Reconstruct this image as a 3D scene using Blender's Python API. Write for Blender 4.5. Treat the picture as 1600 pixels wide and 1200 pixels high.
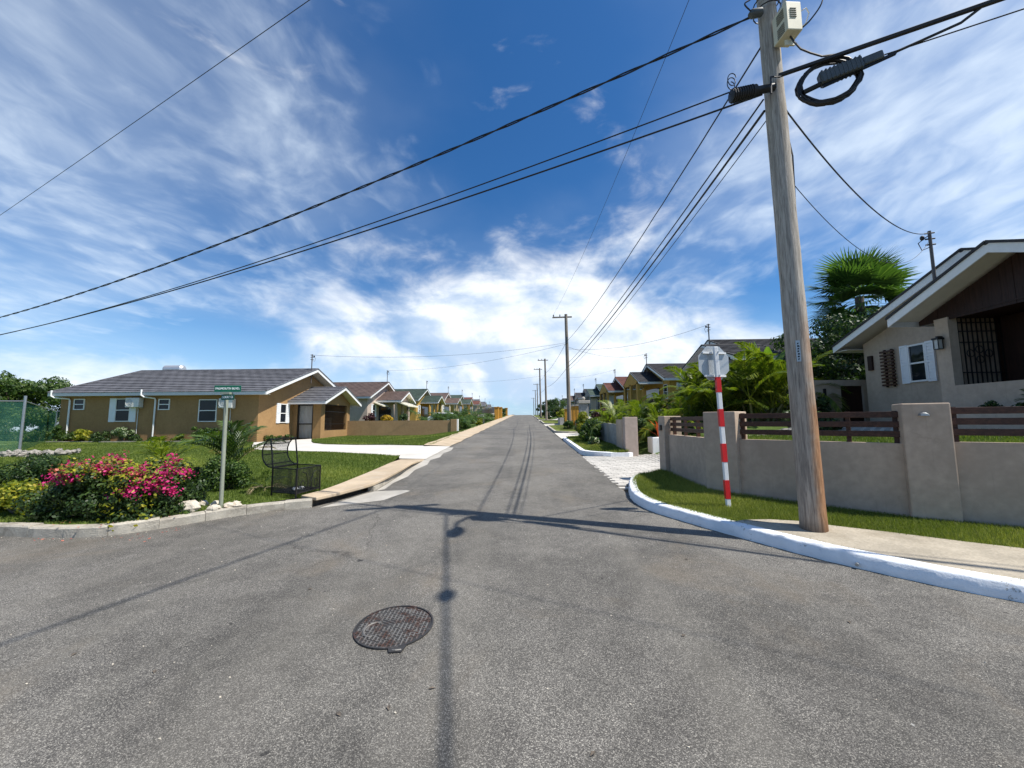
import bpy, math, random
import numpy as np
from mathutils import Vector, Matrix, Euler
for o in list(bpy.data.objects): bpy.data.objects.remove(o)
SC = bpy.context.scene
COL = SC.collection
rad = math.radians
RNG = np.random.default_rng(7)
random.seed(7)

# ------------------------------------------------------------------ camera
cd = bpy.data.cameras.new('camera'); cam = bpy.data.objects.new('camera', cd); COL.objects.link(cam)
cd.sensor_width = 36; cd.lens = 13.5; cd.clip_start = 0.05; cd.clip_end = 6000
_p, _y, _r = rad(5.45), rad(1.93), rad(0.35)
_f = Vector((-math.sin(_y)*math.cos(_p), math.cos(_y)*math.cos(_p), math.sin(_p)))
_r0 = Vector((math.cos(_y), math.sin(_y), 0)); _u0 = _r0.cross(_f)
_rr = _r0*math.cos(_r)-_u0*math.sin(_r); _uu = _u0*math.cos(_r)+_r0*math.sin(_r)
cam.matrix_world = Matrix(((_rr.x,_uu.x,-_f.x,0),(_rr.y,_uu.y,-_f.y,0),(_rr.z,_uu.z,-_f.z,1.6),(0,0,0,1)))
SC.camera = cam

# ------------------------------------------------------------------ light
SUN_EL = rad(57); SUN_AZ = math.atan2(0.955, -0.297)      # clockwise from +Y
sunv = Vector((math.sin(SUN_AZ)*math.cos(SUN_EL), math.cos(SUN_AZ)*math.cos(SUN_EL), math.sin(SUN_EL)))
sl = bpy.data.lights.new('sun', 'SUN'); sl.energy = 5.0; sl.angle = rad(0.53); sl.color = (1, 0.955, 0.88)
so = bpy.data.objects.new('sun', sl); COL.objects.link(so); so.location = (20, -10, 40)
so.rotation_euler = sunv.to_track_quat('Z', 'Y').to_euler()
SC.view_settings.view_transform = 'Standard'; SC.view_settings.look = 'None'
SC.view_settings.exposure = 0.45; SC.view_settings.gamma = 1.0
SC.view_settings.use_curve_mapping = False

class NT:
    """tiny helper around a node tree"""
    def __init__(s, tree): s.t = tree; s.n = tree.nodes; s.l = tree.links
    def node(s, typ, ins=None, **kw):
        n = s.n.new(typ)
        for k, v in kw.items(): setattr(n, k, v)
        for k, v in (ins or {}).items(): s.set(n.inputs[k], v)
        return n
    def set(s, sock, v):
        if hasattr(v, 'is_output') or isinstance(v, bpy.types.NodeSocket): s.l.new(v, sock)
        else: sock.default_value = v
    def m(s, op, a, b=None, c=None, clamp=False):
        n = s.n.new('ShaderNodeMath'); n.operation = op; n.use_clamp = clamp
        for i, v in enumerate((a, b, c)):
            if v is not None: s.set(n.inputs[i], v)
        return n.outputs[0]
    def noise(s, vec, scale, detail=4, rough=.5, dist=0, out=0):
        n = s.node('ShaderNodeTexNoise', {'Scale': scale, 'Detail': detail, 'Roughness': rough, 'Distortion': dist})
        if vec is not None: s.l.new(vec, n.inputs['Vector'])
        return n.outputs[out]
    def ss(s, x, a, b, lo=0., hi=1.):
        n = s.n.new('ShaderNodeMapRange'); n.interpolation_type = 'SMOOTHSTEP'
        s.set(n.inputs[0], x); s.set(n.inputs[1], a); s.set(n.inputs[2], b); s.set(n.inputs[3], lo); s.set(n.inputs[4], hi)
        return n.outputs[0]
    def mix(s, fac, a, b, mode='MIX'):
        n = s.n.new('ShaderNodeMix'); n.data_type = 'RGBA'; n.blend_type = mode
        s.set(n.inputs[0], fac); s.set(n.inputs[6], a); s.set(n.inputs[7], b)
        return n.outputs[2]
    def comb(s, x, y, z):
        n = s.n.new('ShaderNodeCombineXYZ'); s.set(n.inputs[0], x); s.set(n.inputs[1], y); s.set(n.inputs[2], z); return n.outputs[0]

W = bpy.data.worlds.new('World'); SC.world = W; W.use_nodes = True
t = NT(W.node_tree); t.n.clear()
sky = t.node('ShaderNodeTexSky', sky_type='NISHITA', sun_disc=False, sun_elevation=SUN_EL, sun_rotation=SUN_AZ,
             altitude=300, air_density=1.0, dust_density=0.5, ozone_density=3.0)
tc = t.node('ShaderNodeTexCoord').outputs['Generated']
sep = t.node('ShaderNodeSeparateXYZ', {0: tc}); dx, dy, dz = sep.outputs
zc = t.m('ADD', t.m('MAXIMUM', dz, 0.0), 0.13)
qx = t.m('DIVIDE', dx, zc); qy = t.m('DIVIDE', dy, zc)
plane = t.comb(qx, qy, 0.)
# high thin streaks: noise drawn out along the wind, plus fine mackerel texture
mp = t.node('ShaderNodeMapping', {'Vector': plane, 'Rotation': (0, 0, rad(-9)), 'Scale': (1.6, 1.05, 1)})
wv = t.node('ShaderNodeVectorMath', {0: mp.outputs[0], 1: t.node('ShaderNodeVectorMath', {0: t.noise(plane, 1.6, 3, .5, 0, 1), 1: (.55, .55, 0)}, operation='MULTIPLY').outputs[0]}, operation='ADD').outputs[0]
streak = t.noise(wv, 2.4, 7, .52, .1)
fine = t.noise(wv, 6.5, 5, .52, .2)
field = t.noise(plane, 0.5, 3, .5, .2)
# azimuth / elevation style coordinates for the low bank of clouds
hz = t.m('SQRT', t.m('ADD', t.m('MULTIPLY', dx, dx), t.m('MULTIPLY', dy, dy)))
el = t.m('DIVIDE', dz, t.m('MAXIMUM', hz, 0.05))
az = t.m('ARCTAN2', dx, dy)
ae = t.comb(t.m('MULTIPLY', az, 1.0), t.m('MULTIPLY', el, 1.5), 3.7)
def gauss(a0, e0, wa, we):
    a = t.m('DIVIDE', t.m('SUBTRACT', az, a0), wa); e = t.m('DIVIDE', t.m('SUBTRACT', el, e0), we)
    return t.m('EXPONENT', t.m('MULTIPLY', t.m('ADD', t.m('MULTIPLY', a, a), t.m('MULTIPLY', e, e)), -1.0))
def add(*a):
    r = a[0]
    for b in a[1:]: r = t.m('ADD', r, b)
    return r
def k(x, v): return t.m('MULTIPLY', x, v)
cov = add(k(gauss(-0.60, 0.75, .40, .42), .12), k(gauss(0.85, 0.55, .50, .42), .25), k(gauss(-0.75, 0.25, .6, .35), .06),
          k(gauss(0.10, 0.80, .30, .50), -.17), k(gauss(0.60, 0.25, .14, .10), -.18), k(gauss(-0.62, 0.18, .22, .05), -.13),
          k(t.m('SUBTRACT', field, .5), .55))
cir = t.ss(add(k(streak, .60), k(fine, .40), cov), .50, .92)
cir = k(cir, .66)
veil = k(t.ss(add(cov, k(t.noise(plane, .9, 5, .55, .3), .5)), .14, .62), .35)
# cumulus bank ahead: billowy density, lit from the sun's side by comparing with the density a step towards the sun
def billow(off):
    v_ = t.node('ShaderNodeVectorMath', {0: ae, 1: off}, operation='ADD').outputs[0]
    return add(k(t.noise(v_, 2.6, 8, .50, .55), .68), k(t.noise(v_, 8.0, 7, .58, .4), .32))
cum = billow((0, 0, 0)); cum2 = billow((.045, .050, 0))
bank = add(k(gauss(0.02, 0.24, .50, .19), .34), k(gauss(0.42, 0.12, .40, .15), .20), k(gauss(-0.35, 0.22, .35, .10), .08), k(gauss(0.0, 0.03, 2.2, .09), .13), k(gauss(-0.05, 0.015, .16, .03), -.22))
cb = k(t.ss(t.m('ADD', cum, bank), .56, .84), .95)
mask = t.m('SUBTRACT', 1.0, t.m('MULTIPLY', t.m('SUBTRACT', 1.0, cb), t.m('MULTIPLY', t.m('SUBTRACT', 1.0, cir), t.m('SUBTRACT', 1.0, veil))))
shade = t.ss(add(k(t.m('SUBTRACT', cum, cum2), 3.2), k(el, .55), .40), .18, .86)
ccol = t.mix(shade, (7.6, 9.6, 12.4, 1), (14.6, 15.0, 15.3, 1))
rain = t.m('MULTIPLY', t.ss(el, .01, .07, 1., 0.), gauss(-0.06, 0.0, .40, .5))
ccol = t.mix(k(rain, .8), ccol, (4.0, 6.0, 9.0, 1))
hs = t.node('ShaderNodeHueSaturation', {'Saturation': 1.26, 'Value': 1.0, 'Color': sky.outputs[0]}).outputs[0]
hs = t.mix(1.0, hs, (1.26, 1.56, 1.74, 1), 'MULTIPLY')
hs = t.mix(k(t.ss(el, .0, .30, 1., 0.), .62), hs, (6.6, 9.6, 13.6, 1))
thin = t.m('SUBTRACT', 1.0, t.m('MULTIPLY', t.m('SUBTRACT', 1.0, cir), t.m('SUBTRACT', 1.0, veil)))
colr = t.mix(cb, t.mix(thin, hs, (12.0, 13.6, 15.2, 1)), ccol)
bg = t.node('ShaderNodeBackground', {'Color': colr, 'Strength': 0.058})
t.l.new(bg.outputs[0], t.node('ShaderNodeOutputWorld').inputs[0])

# ------------------------------------------------------------------ helpers
ORG = {}
def tag(o, label=None, cat=None, group=None, kind=None):
    if label: o['label'] = label
    if cat: o['category'] = cat
    if group: o['group'] = group
    if kind: o['kind'] = kind
    return o
def empty(name, loc, label, cat, group=None, rz=0):
    o = bpy.data.objects.new(name, None); COL.objects.link(o); o.location = loc; o.rotation_euler = (0, 0, rz)
    o.empty_display_size = .2; ORG[o] = Vector(loc)
    return tag(o, label, cat, group)
def link(name, me, mat, parent=None, org=None):
    o = bpy.data.objects.new(name, me); COL.objects.link(o)
    if mat and not me.materials: me.materials.append(mat)
    if parent is not None: o.parent = parent; ORG[o] = ORG.get(parent, Vector())
    elif org is not None: o.location = org; ORG[o] = Vector(org)
    else: ORG[o] = Vector()
    return o
def np_mesh(name, V, Fc, n, attr=None, smooth=False):
    """V (k,3) float, Fc (m,n) int"""
    me = bpy.data.meshes.new(name); V = np.ascontiguousarray(V, dtype=np.float32); Fc = np.ascontiguousarray(Fc, dtype=np.int32)
    me.vertices.add(len(V)); me.vertices.foreach_set('co', V.ravel())
    me.loops.add(Fc.size); me.loops.foreach_set('vertex_index', Fc.ravel())
    me.polygons.add(len(Fc)); me.polygons.foreach_set('loop_start', np.arange(0, Fc.size, n, dtype=np.int32))
    try: me.polygons.foreach_set('loop_total', np.full(len(Fc), n, dtype=np.int32))
    except Exception: pass
    if attr is not None:
        a = me.attributes.new('shade', 'FLOAT', 'POINT'); a.data.foreach_set('value', np.ascontiguousarray(attr, dtype=np.float32))
    me.update(calc_edges=True)
    if smooth: me.polygons.foreach_set('use_smooth', np.ones(len(Fc), dtype=bool))
    return me
class MB:
    def __init__(s): s.v = []; s.f = []
    def add(s, vs, fs):
        b = len(s.v); s.v += [tuple(q) for q in vs]; s.f += [tuple(i+b for i in q) for q in fs]; return s
    def box(s, x0, x1, y0, y1, z0, z1):
        return s.add([(x0,y0,z0),(x1,y0,z0),(x1,y1,z0),(x0,y1,z0),(x0,y0,z1),(x1,y0,z1),(x1,y1,z1),(x0,y1,z1)],
                     [(0,3,2,1),(4,5,6,7),(0,1,5,4),(1,2,6,5),(2,3,7,6),(3,0,4,7)])
    def beam(s, p, q, w, h, up=(0,0,1)):
        p = Vector(p); q = Vector(q); d = (q-p).normalized(); up = Vector(up); sd = d.cross(up)
        if sd.length < 1e-4: sd = d.cross(Vector((1,0,0)))
        sd.normalize(); u = sd.cross(d); a = sd*w/2; b = u*h/2
        return s.add([p-a-b, p+a-b, p+a+b, p-a+b, q-a-b, q+a-b, q+a+b, q-a+b],
                     [(0,3,2,1),(4,5,6,7),(0,1,5,4),(1,2,6,5),(2,3,7,6),(3,0,4,7)])
    def tube(s, pts, r, n=6, caps=True):
        pts = [Vector(p) for p in pts]; rs = r if hasattr(r, '__len__') else [r]*len(pts)
        vs = []; fs = []; ref = None
        for i, p in enumerate(pts):
            d = (pts[min(i+1, len(pts)-1)]-pts[max(i-1, 0)]).normalized()
            if ref is None: ref = d.orthogonal().normalized()
            ref = (ref-d*ref.dot(d)).normalized(); b = d.cross(ref)
            for j in range(n):
                a = 2*math.pi*j/n; vs.append(p+(ref*math.cos(a)+b*math.sin(a))*rs[i])
        for i in range(len(pts)-1):
            for j in range(n): fs.append((i*n+j, i*n+(j+1)%n, (i+1)*n+(j+1)%n, (i+1)*n+j))
        if caps: fs.append(tuple(range(n))[::-1]); fs.append(tuple((len(pts)-1)*n+j for j in range(n)))
        return s.add(vs, fs)
    def prism(s, poly, d):
        """poly: 3D points, extruded by vector d"""
        n = len(poly); d = Vector(d); P = [Vector(p) for p in poly]
        return s.add(P+[p+d for p in P], [tuple(range(n))[::-1], tuple(range(n, 2*n))]+[(i, (i+1)%n, n+(i+1)%n, n+i) for i in range(n)])
    def ball(s, c, rx, ry, rz, n=10, m=6, jit=0):
        vs = []; fs = []; c = Vector(c)
        for i in range(m+1):
            th = math.pi*i/m
            for j in range(n):
                a = 2*math.pi*j/n; k_ = 1+random.uniform(-jit, jit)
                vs.append(c+Vector((rx*math.sin(th)*math.cos(a), ry*math.sin(th)*math.sin(a), rz*math.cos(th)))*k_)
        for i in range(m):
            for j in range(n): fs.append((i*n+j, (i+1)*n+j, (i+1)*n+(j+1)%n, i*n+(j+1)%n))
        return s.add(vs, fs)
    def build(s, name, mat, parent=None, org=None, smooth=False, bevel=0, local=False):
        o0 = Vector() if local else ORG[parent] if parent is not None else Vector(org) if org is not None else Vector()
        me = bpy.data.meshes.new(name); me.from_pydata([tuple(Vector(q)-o0) for q in s.v], [], s.f); me.update()
        if smooth: me.polygons.foreach_set('use_smooth', [True]*len(me.polygons)); me.set_sharp_from_angle(angle=rad(40))
        o = link(name, me, mat, parent, org)
        if bevel:
            b = o.modifiers.new('bevel', 'BEVEL'); b.width = bevel; b.segments = 2; b.limit_method = 'ANGLE'; b.angle_limit = rad(40)
        return o
def copy_tree(o, parent=None):
    c = o.copy(); COL.objects.link(c)
    if parent is not None: c.parent = parent
    for ch in o.children: copy_tree(ch, c)
    return c
def catenary(a, b, sag, n=24, wob=0):
    a = Vector(a); b = Vector(b); r = []
    for i in range(n+1):
        u = i/n; p = a.lerp(b, u); p.z -= sag*4*u*(1-u)
        if wob: p.z += wob*math.sin(i*2.4+a.x)*min(1, u*8)*min(1, (1-u)*8)
        r.append(p)
    return r
def sstep(x, a, b):
    u = min(1, max(0, (x-a)/(b-a))); return u*u*(3-2*u)

# ------------------------------------------------------------------ materials
def newmat(name):
    m = bpy.data.materials.new(name); m.use_nodes = True; t = NT(m.node_tree); t.n.clear()
    out = t.node('ShaderNodeOutputMaterial'); return m, t, out
def pbr(t, out, col, rough=.7, bump=None, bstr=.3, bdist=.02, metal=0, spec=.5, **kw):
    p = t.node('ShaderNodeBsdfPrincipled', {'Roughness': rough, 'Metallic': metal, 'Specular IOR Level': spec})
    t.set(p.inputs['Base Color'], col)
    if bump is not None:
        b = t.node('ShaderNodeBump', {'Strength': bstr, 'Distance': bdist, 'Height': bump}); t.l.new(b.outputs[0], p.inputs['Normal'])
    for a, v in kw.items(): t.set(p.inputs[a], v)
    t.l.new(p.outputs[0], out.inputs[0]); return p
def C4(c, k_=1): return (c[0]*k_, c[1]*k_, c[2]*k_, 1)
def wpos(t): return t.node('ShaderNodeNewGeometry').outputs['Position']
def opos(t): return t.node('ShaderNodeTexCoord').outputs['Object']
def basic(name, c, rough=.6, var=.25, scale=6, fine=60, bstr=.15, bdist=.01, metal=0, spec=.5, dirt=None, world=True, stretch=None):
    """base colour with blotchy variation at two scales, fine relief, optional dirt blotches"""
    m, t, out = newmat(name); v = wpos(t) if world else opos(t)
    if stretch: v = t.node('ShaderNodeMapping', {'Vector': v, 'Scale': stretch}).outputs[0]
    n1 = t.noise(v, scale, 5, .6); n2 = t.noise(v, fine, 3, .6)
    f = t.m('ADD', t.m('MULTIPLY', n1, .65), t.m('MULTIPLY', n2, .35))
    f = t.ss(f, .3, .7)
    col = t.mix(f, C4(c, 1-var), C4(c, 1+var*.6))
    if dirt:
        dm = t.ss(t.noise(v, scale*.55, 7, .68, .4), .52, .74)
        col = t.mix(t.m('MULTIPLY', dm, dirt[1]), col, C4(dirt[0]))
    pbr(t, out, col, rough, f, bstr, bdist, metal, spec); return m
def stucco(name, c, var=.14, stain=None):
    m, t, out = newmat(name); v = wpos(t)
    big = t.noise(v, 1.1, 5, .62, .3); mid = t.noise(v, 9, 4, .6); grain = t.noise(v, 130, 3, .7)
    vs = t.noise(t.node('ShaderNodeMapping', {'Vector': v, 'Scale': (3, 3, .35)}).outputs[0], 2.2, 5, .6)
    f = t.ss(t.m('ADD', t.m('MULTIPLY', big, .6), t.m('MULTIPLY', mid, .4)), .32, .68)
    col = t.mix(f, C4(c, 1-var), C4(c, 1+var*.7))
    col = t.mix(t.m('MULTIPLY', t.ss(vs, .55, .78), .35), col, C4(stain or (c[0]*.6, c[1]*.6, c[2]*.58)))
    dv = t.node('ShaderNodeVectorMath', {0: v, 1: t.node('ShaderNodeVectorMath', {0: t.noise(v, 2.6, 5, .6, 0, 1), 1: (.5, .5, .5)}, operation='MULTIPLY').outputs[0]}, operation='ADD').outputs[0]
    ve = t.node('ShaderNodeTexVoronoi', {'Vector': dv, 'Scale': .62}, feature='DISTANCE_TO_EDGE').outputs['Distance']
    crk = t.m('MULTIPLY', t.ss(ve, .001, .006, 1., 0.), t.ss(t.noise(v, .9, 3, .5), .52, .60))
    col = t.mix(t.m('MULTIPLY', crk, .16), col, C4(c, .4))
    drip = t.noise(t.node('ShaderNodeMapping', {'Vector': v, 'Scale': (9, 9, .5)}).outputs[0], 2.0, 4, .6)
    col = t.mix(t.m('MULTIPLY', t.ss(drip, .60, .74), .25), col, C4(c, .55))
    pbr(t, out, col, .92, t.m('ADD', t.m('MULTIPLY', grain, .6), t.m('MULTIPLY', mid, .4)), .35, .006, spec=.2); return m
def woodm(name, c, along='x', rough=.65, grain=30):
    m, t, out = newmat(name); v = wpos(t)
    sc = {'x': (1, 12, 12), 'y': (12, 1, 12), 'z': (12, 12, .7)}[along]
    mv = t.node('ShaderNodeMapping', {'Vector': v, 'Scale': sc}).outputs[0]
    n = t.noise(mv, 3.2, 6, .65, .4); n2 = t.noise(v, 2.2, 4, .6)
    f = t.ss(t.m('ADD', t.m('MULTIPLY', n, .7), t.m('MULTIPLY', n2, .3)), .34, .68)
    col = t.mix(f, C4(c, .55), C4(c, 1.35))
    pbr(t, out, col, rough, n, .3, .004, spec=.3); return m
def leafm(name, dark, mid, light, trans=.35, rough=.5):
    m, t, out = newmat(name)
    a = t.node('ShaderNodeAttribute', attribute_name='shade').outputs['Fac']
    r = t.node('ShaderNodeValToRGB', {0: a}).outputs[0]; e = r.node.color_ramp.elements
    e[0].position = 0; e[0].color = C4(dark); e[1].position = 1; e[1].color = C4(light)
    x = e.new(.55); x.color = C4(mid)
    p = t.node('ShaderNodeBsdfPrincipled', {'Base Color': r, 'Roughness': rough, 'Specular IOR Level': .35})
    tr = t.node('ShaderNodeBsdfTranslucent', {'Color': t.mix(1., r, (1.1, 1.25, .55, 1), 'MULTIPLY')})
    mx = t.node('ShaderNodeMixShader', {0: trans, 1: p.outputs[0], 2: tr.outputs[0]})
    t.l.new(mx.outputs[0], out.inputs[0]); return m
def glassm(name, c=(.010, .013, .018)):
    m, t, out = newmat(name); v = wpos(t)
    pbr(t, out, t.mix(t.noise(v, 3, 3), C4(c, .6), C4(c, 1.6)), .05, t.noise(v, 1.2, 2), .02, .02, spec=.28); return m

M = {}
# asphalt: aged grey with exposed aggregate, patches, tyre-polished lanes and tar spots
m, t, out = newmat('asphalt'); v = wpos(t)
vo = t.node('ShaderNodeTexVoronoi', {'Vector': v, 'Scale': 230.0, 'Randomness': 1.0}, feature='F1')
cellv = t.node('ShaderNodeSeparateColor', {0: vo.outputs['Color']}).outputs[0]
big = t.noise(v, .55, 6, .62, .5); mid = t.noise(v, 5.5, 5, .65); gr = t.noise(v, 450, 2, .7)
st = t.m('ADD', t.m('MULTIPLY', t.m('POWER', cellv, 2.2), .70), t.m('MULTIPLY', gr, .42))
colr = t.node('ShaderNodeValToRGB', {0: st}); e = colr.color_ramp.elements
e[0].position = .12; e[0].color = (.030, .028, .025, 1); e[1].position = 1; e[1].color = (.44, .41, .35, 1)
x = e.new(.42); x.color = (.122, .114, .101, 1); x = e.new(.70); x.color = (.19, .178, .157, 1)
lum = t.m('ADD', t.m('MULTIPLY', t.ss(big, .34, .68), .48), t.m('ADD', t.m('MULTIPLY', t.ss(mid, .3, .7), .26), .64))
col = t.mix(1., colr.outputs[0], t.comb(lum, lum, lum), 'MULTIPLY')
warm = t.ss(t.noise(v, .8, 5, .6, .6), .53, .72)
col = t.mix(t.m('MULTIPLY', warm, .38), col, (.165, .132, .092, 1))
dv = t.node('ShaderNodeVectorMath', {0: v, 1: t.node('ShaderNodeVectorMath', {0: t.noise(v, 2.2, 5, .6, 0, 1), 1: (.55, .55, 0)}, operation='MULTIPLY').outputs[0]}, operation='ADD').outputs[0]
ve = t.node('ShaderNodeTexVoronoi', {'Vector': dv, 'Scale': .33}, feature='DISTANCE_TO_EDGE').outputs['Distance']
crk = t.m('MULTIPLY', t.ss(ve, .0012, .0045, 1., 0.), t.ss(t.noise(v, .5, 3, .5), .50, .58))
col = t.mix(t.m('MULTIPLY', crk, .55), col, (.035, .03, .026, 1))
lane = t.ss(t.noise(t.node('ShaderNodeMapping', {'Vector': v, 'Scale': (1.0, .06, 1)}).outputs[0], 1.5, 4, .55, .2), .42, .66)
col = t.mix(t.m('MULTIPLY', lane, .22), col, (.20, .185, .155, 1))
oil = t.ss(t.noise(v, 1.9, 6, .62, .8), .63, .76)
col = t.mix(t.m('MULTIPLY', oil, .40), col, (.05, .047, .043, 1))
spot = t.ss(t.noise(v, 7.5, 3, .5), .735, .76)
col = t.mix(t.m('MULTIPLY', spot, .8), col, (.022, .021, .02, 1))
wspot = t.ss(t.noise(t.node('ShaderNodeMapping', {'Vector': v, 'Location': (9.1, 4.2, 0)}).outputs[0], 15, 2, .5), .79, .80)
col = t.mix(t.m('MULTIPLY', wspot, .6), col, (.42, .41, .38, 1))
hgt = t.m('ADD', t.m('MULTIPLY', vo.outputs['Distance'], -.9), t.m('MULTIPLY', gr, .5))
pbr(t, out, col, .82, hgt, .55, .006, spec=.32); M['asphalt'] = m

M['concrete'] = basic('concrete', (.40, .375, .33), .9, .22, 1.7, 70, .3, .006, dirt=((.20, .18, .145), .55), spec=.2)
M['padconc'] = basic('pad_concrete', (.40, .352, .275), .92, .30, 2.2, 38, .5, .008, dirt=((.24, .20, .14), .6), spec=.15)
M['drive'] = basic('drive_concrete', (.56, .53, .475), .9, .14, .8, 45, .25, .006, dirt=((.36, .33, .28), .45), spec=.2)
M['sandwalk'] = basic('sandy_concrete', (.46, .365, .255), .92, .25, 1.5, 55, .35, .008, dirt=((.48, .45, .39), .8), spec=.15)
M['kerbold'] = basic('kerb_weathered', (.42, .385, .32), .92, .30, 4.2, 60, .6, .014, dirt=((.13, .11, .085), .75), spec=.15)
m, t, out = newmat('kerb_white_paint'); v = wpos(t)
n1 = t.noise(v, 5, 5, .6); n2 = t.noise(v, 42, 4, .65); chip = t.ss(t.m('ADD', t.m('MULTIPLY', t.noise(v, 3.1, 6, .7, .4), .7), t.m('MULTIPLY', n2, .3)), .585, .61)
scuff = t.ss(t.noise(t.node('ShaderNodeMapping', {'Vector': v, 'Scale': (1, 1, 6)}).outputs[0], 2.4, 6, .7, .6), .56, .76)
c_ = t.mix(t.ss(n1, .3, .7), (.74, .75, .76, 1), (.84, .85, .86, 1)); c_ = t.mix(t.m('MULTIPLY', scuff, .30), c_, (.42, .40, .37, 1)); c_ = t.mix(t.m('MULTIPLY', chip, .8), c_, (.36, .335, .29, 1))
pbr(t, out, c_, .65, t.m('ADD', t.m('ADD', t.m('MULTIPLY', n1, .5), t.m('MULTIPLY', n2, .5)), t.m('MULTIPLY', chip, -.35)), .55, .014, spec=.3); M['kerbwhite'] = m
M['darkconc'] = basic('drain_concrete', (.10, .085, .07), .95, .3, 4, 40, .4, .01)
M['soil'] = basic('soil', (.13, .095, .06), .97, .3, 5, 60, .6, .02, spec=.1)
M['ground'] = basic('ground_grass', (.075, .115, .028), .95, .35, .5, 14, .5, .03, spec=.1)
M['lawn'] = basic('lawn_thatch', (.105, .145, .030), .95, .30, .7, 26, .7, .02, dirt=((.15, .17, .05), .35), spec=.1)
M['lawnR'] = basic('verge_thatch', (.12, .145, .032), .95, .30, 2.0, 40, .7, .02, spec=.1)
M['paver'] = basic('paver', (.50, .475, .43), .9, .22, 3.5, 60, .4, .006, dirt=((.30, .28, .25), .5), spec=.2)
M['wall_rh'] = stucco('stucco_greige', (.46, .365, .28))
M['wall_fence'] = stucco('stucco_fence', (.47, .365, .275), .18, (.33, .255, .185))
M['wall_tan'] = stucco('stucco_tan', (.33, .200, .090))
M['wall_tan2'] = stucco('stucco_tan_wall', (.33, .215, .115))
M['wall_pink'] = stucco('stucco_pinkbeige', (.45, .36, .30))
M['wall_yel'] = stucco('stucco_yellow', (.44, .27, .07))
M['wall_cream'] = stucco('stucco_cream', (.52, .44, .30))
M['wall_grey'] = stucco('stucco_grey', (.30, .295, .28), .25, (.10, .10, .095))
M['orange'] = stucco('orange_paint', (.56, .28, .05))
def roofm(name, c):
    m, t, out = newmat(name); v = wpos(t)
    n = t.noise(v, 1.4, 5, .6); g = t.noise(v, 42, 4, .7)
    f = t.ss(t.m('ADD', t.m('MULTIPLY', n, .45), t.m('MULTIPLY', g, .55)), .34, .66)
    pbr(t, out, t.mix(f, C4(c, .62), C4(c, 1.4)), .78, g, .3, .006, spec=.35); return m
M['roof_grey'] = roofm('roof_charcoal', (.105, .105, .115))
M['roof_dark'] = roofm('roof_dark', (.042, .041, .043))
M['roof_brown'] = roofm('roof_brown', (.115, .080, .068))
M['roof_green'] = roofm('roof_green', (.050, .074, .058))
M['roof_red'] = roofm('roof_red', (.135, .056, .042))
M['white'] = basic('white_paint', (.78, .78, .76), .5, .06, 4, 40, .08, .004)
M['fascia'] = basic('fascia_offwhite', (.62, .62, .63), .6, .08, 3, 30, .08, .004)
M['soffit'] = basic('soffit_cream', (.66, .62, .52), .7, .08, 3, 40, .08, .004)
M['shutter'] = basic('shutter_white', (.80, .82, .84), .5, .04, 5, 40, .05, .003)
M['glass'] = glassm('window_glass')
M['wooddark'] = woodm('dark_stained_wood', (.030, .012, .008), 'z', .55)
M['slat'] = woodm('fence_slat_wood', (.070, .032, .020), 'x', .5)
M['iron'] = basic('black_iron', (.012, .012, .013), .42, .2, 20, 90, .1, .002, metal=.3)
M['blackmesh'] = basic('black_wire', (.010, .011, .011), .5, .2, 20, 90, .05, .002)
M['galv'] = basic('galvanised_steel', (.42, .44, .45), .42, .14, 7, 60, .06, .002, metal=.85)
M['mast'] = basic('mast_steel', (.13, .11, .10), .6, .25, 7, 60, .06, .002, metal=.4)
M['signback'] = basic('sign_back_aluminium', (.45, .47, .48), .48, .10, 5, 50, .04, .002, metal=.55)
M['alu'] = basic('pale_pipe', (.62, .63, .62), .5, .1, 6, 40, .05, .002)
M['red'] = basic('red_reflective', (.62, .012, .016), .45, .10, 8, 50, .05, .002)
M['postwhite'] = basic('post_white', (.76, .77, .77), .45, .06, 8, 50, .05, .002)
M['signgreen'] = basic('sign_green', (.004, .115, .062), .45, .12, 9, 60, .03, .002)
M['lettering'] = basic('sign_lettering', (.80, .84, .82), .5, .05, 9, 60, .03, .002)
M['postgreen'] = basic('weathered_post', (.30, .325, .25), .6, .22, 9, 60, .15, .003, metal=.2, stretch=(1, 1, .3))
M['cable'] = basic('black_cable', (.012, .011, .012), .55, .2, 9, 60, .05, .002)
M['closure'] = basic('closure_grey', (.060, .072, .076), .5, .15, 12, 60, .1, .003)
M['boxcream'] = basic('cabinet_cream', (.62, .57, .40), .55, .10, 6, 40, .06, .003)
M['acwhite'] = basic('ac_white', (.64, .64, .61), .5, .08, 6, 40, .05, .003)
M['tank'] = basic('tank_alu', (.55, .56, .57), .35, .08, 6, 40, .05, .003, metal=.6)
M['rock'] = basic('limestone', (.60, .54, .44), .95, .25, 9, 60, .6, .02, dirt=((.42, .24, .11), .55), spec=.15)
M['rubble'] = basic('rubble', (.42, .39, .34), .95, .45, 7, 50, .9, .04, dirt=((.12, .11, .09), .8), spec=.1)
M['bark'] = basic('bark', (.13, .105, .08), .95, .35, 9, 40, .7, .02, stretch=(1, 1, .25))
M['stem'] = basic('palm_stem', (.20, .19, .075), .7, .3, 7, 40, .3, .008, stretch=(1, 1, .4))
M['awning'] = basic('awning_cream', (.70, .64, .46), .6, .12, 3, 30, .1, .003)
M['carwhite'] = basic('car_white', (.75, .76, .77), .25, .04, 4, 40, .02, .002)
M['tyre'] = basic('tyre', (.012, .012, .012), .8, .2, 9, 60, .1, .003)
M['lampglass'] = basic('lamp_glass', (.45, .45, .42), .15, .1, 4, 40, .02, .002)
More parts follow.
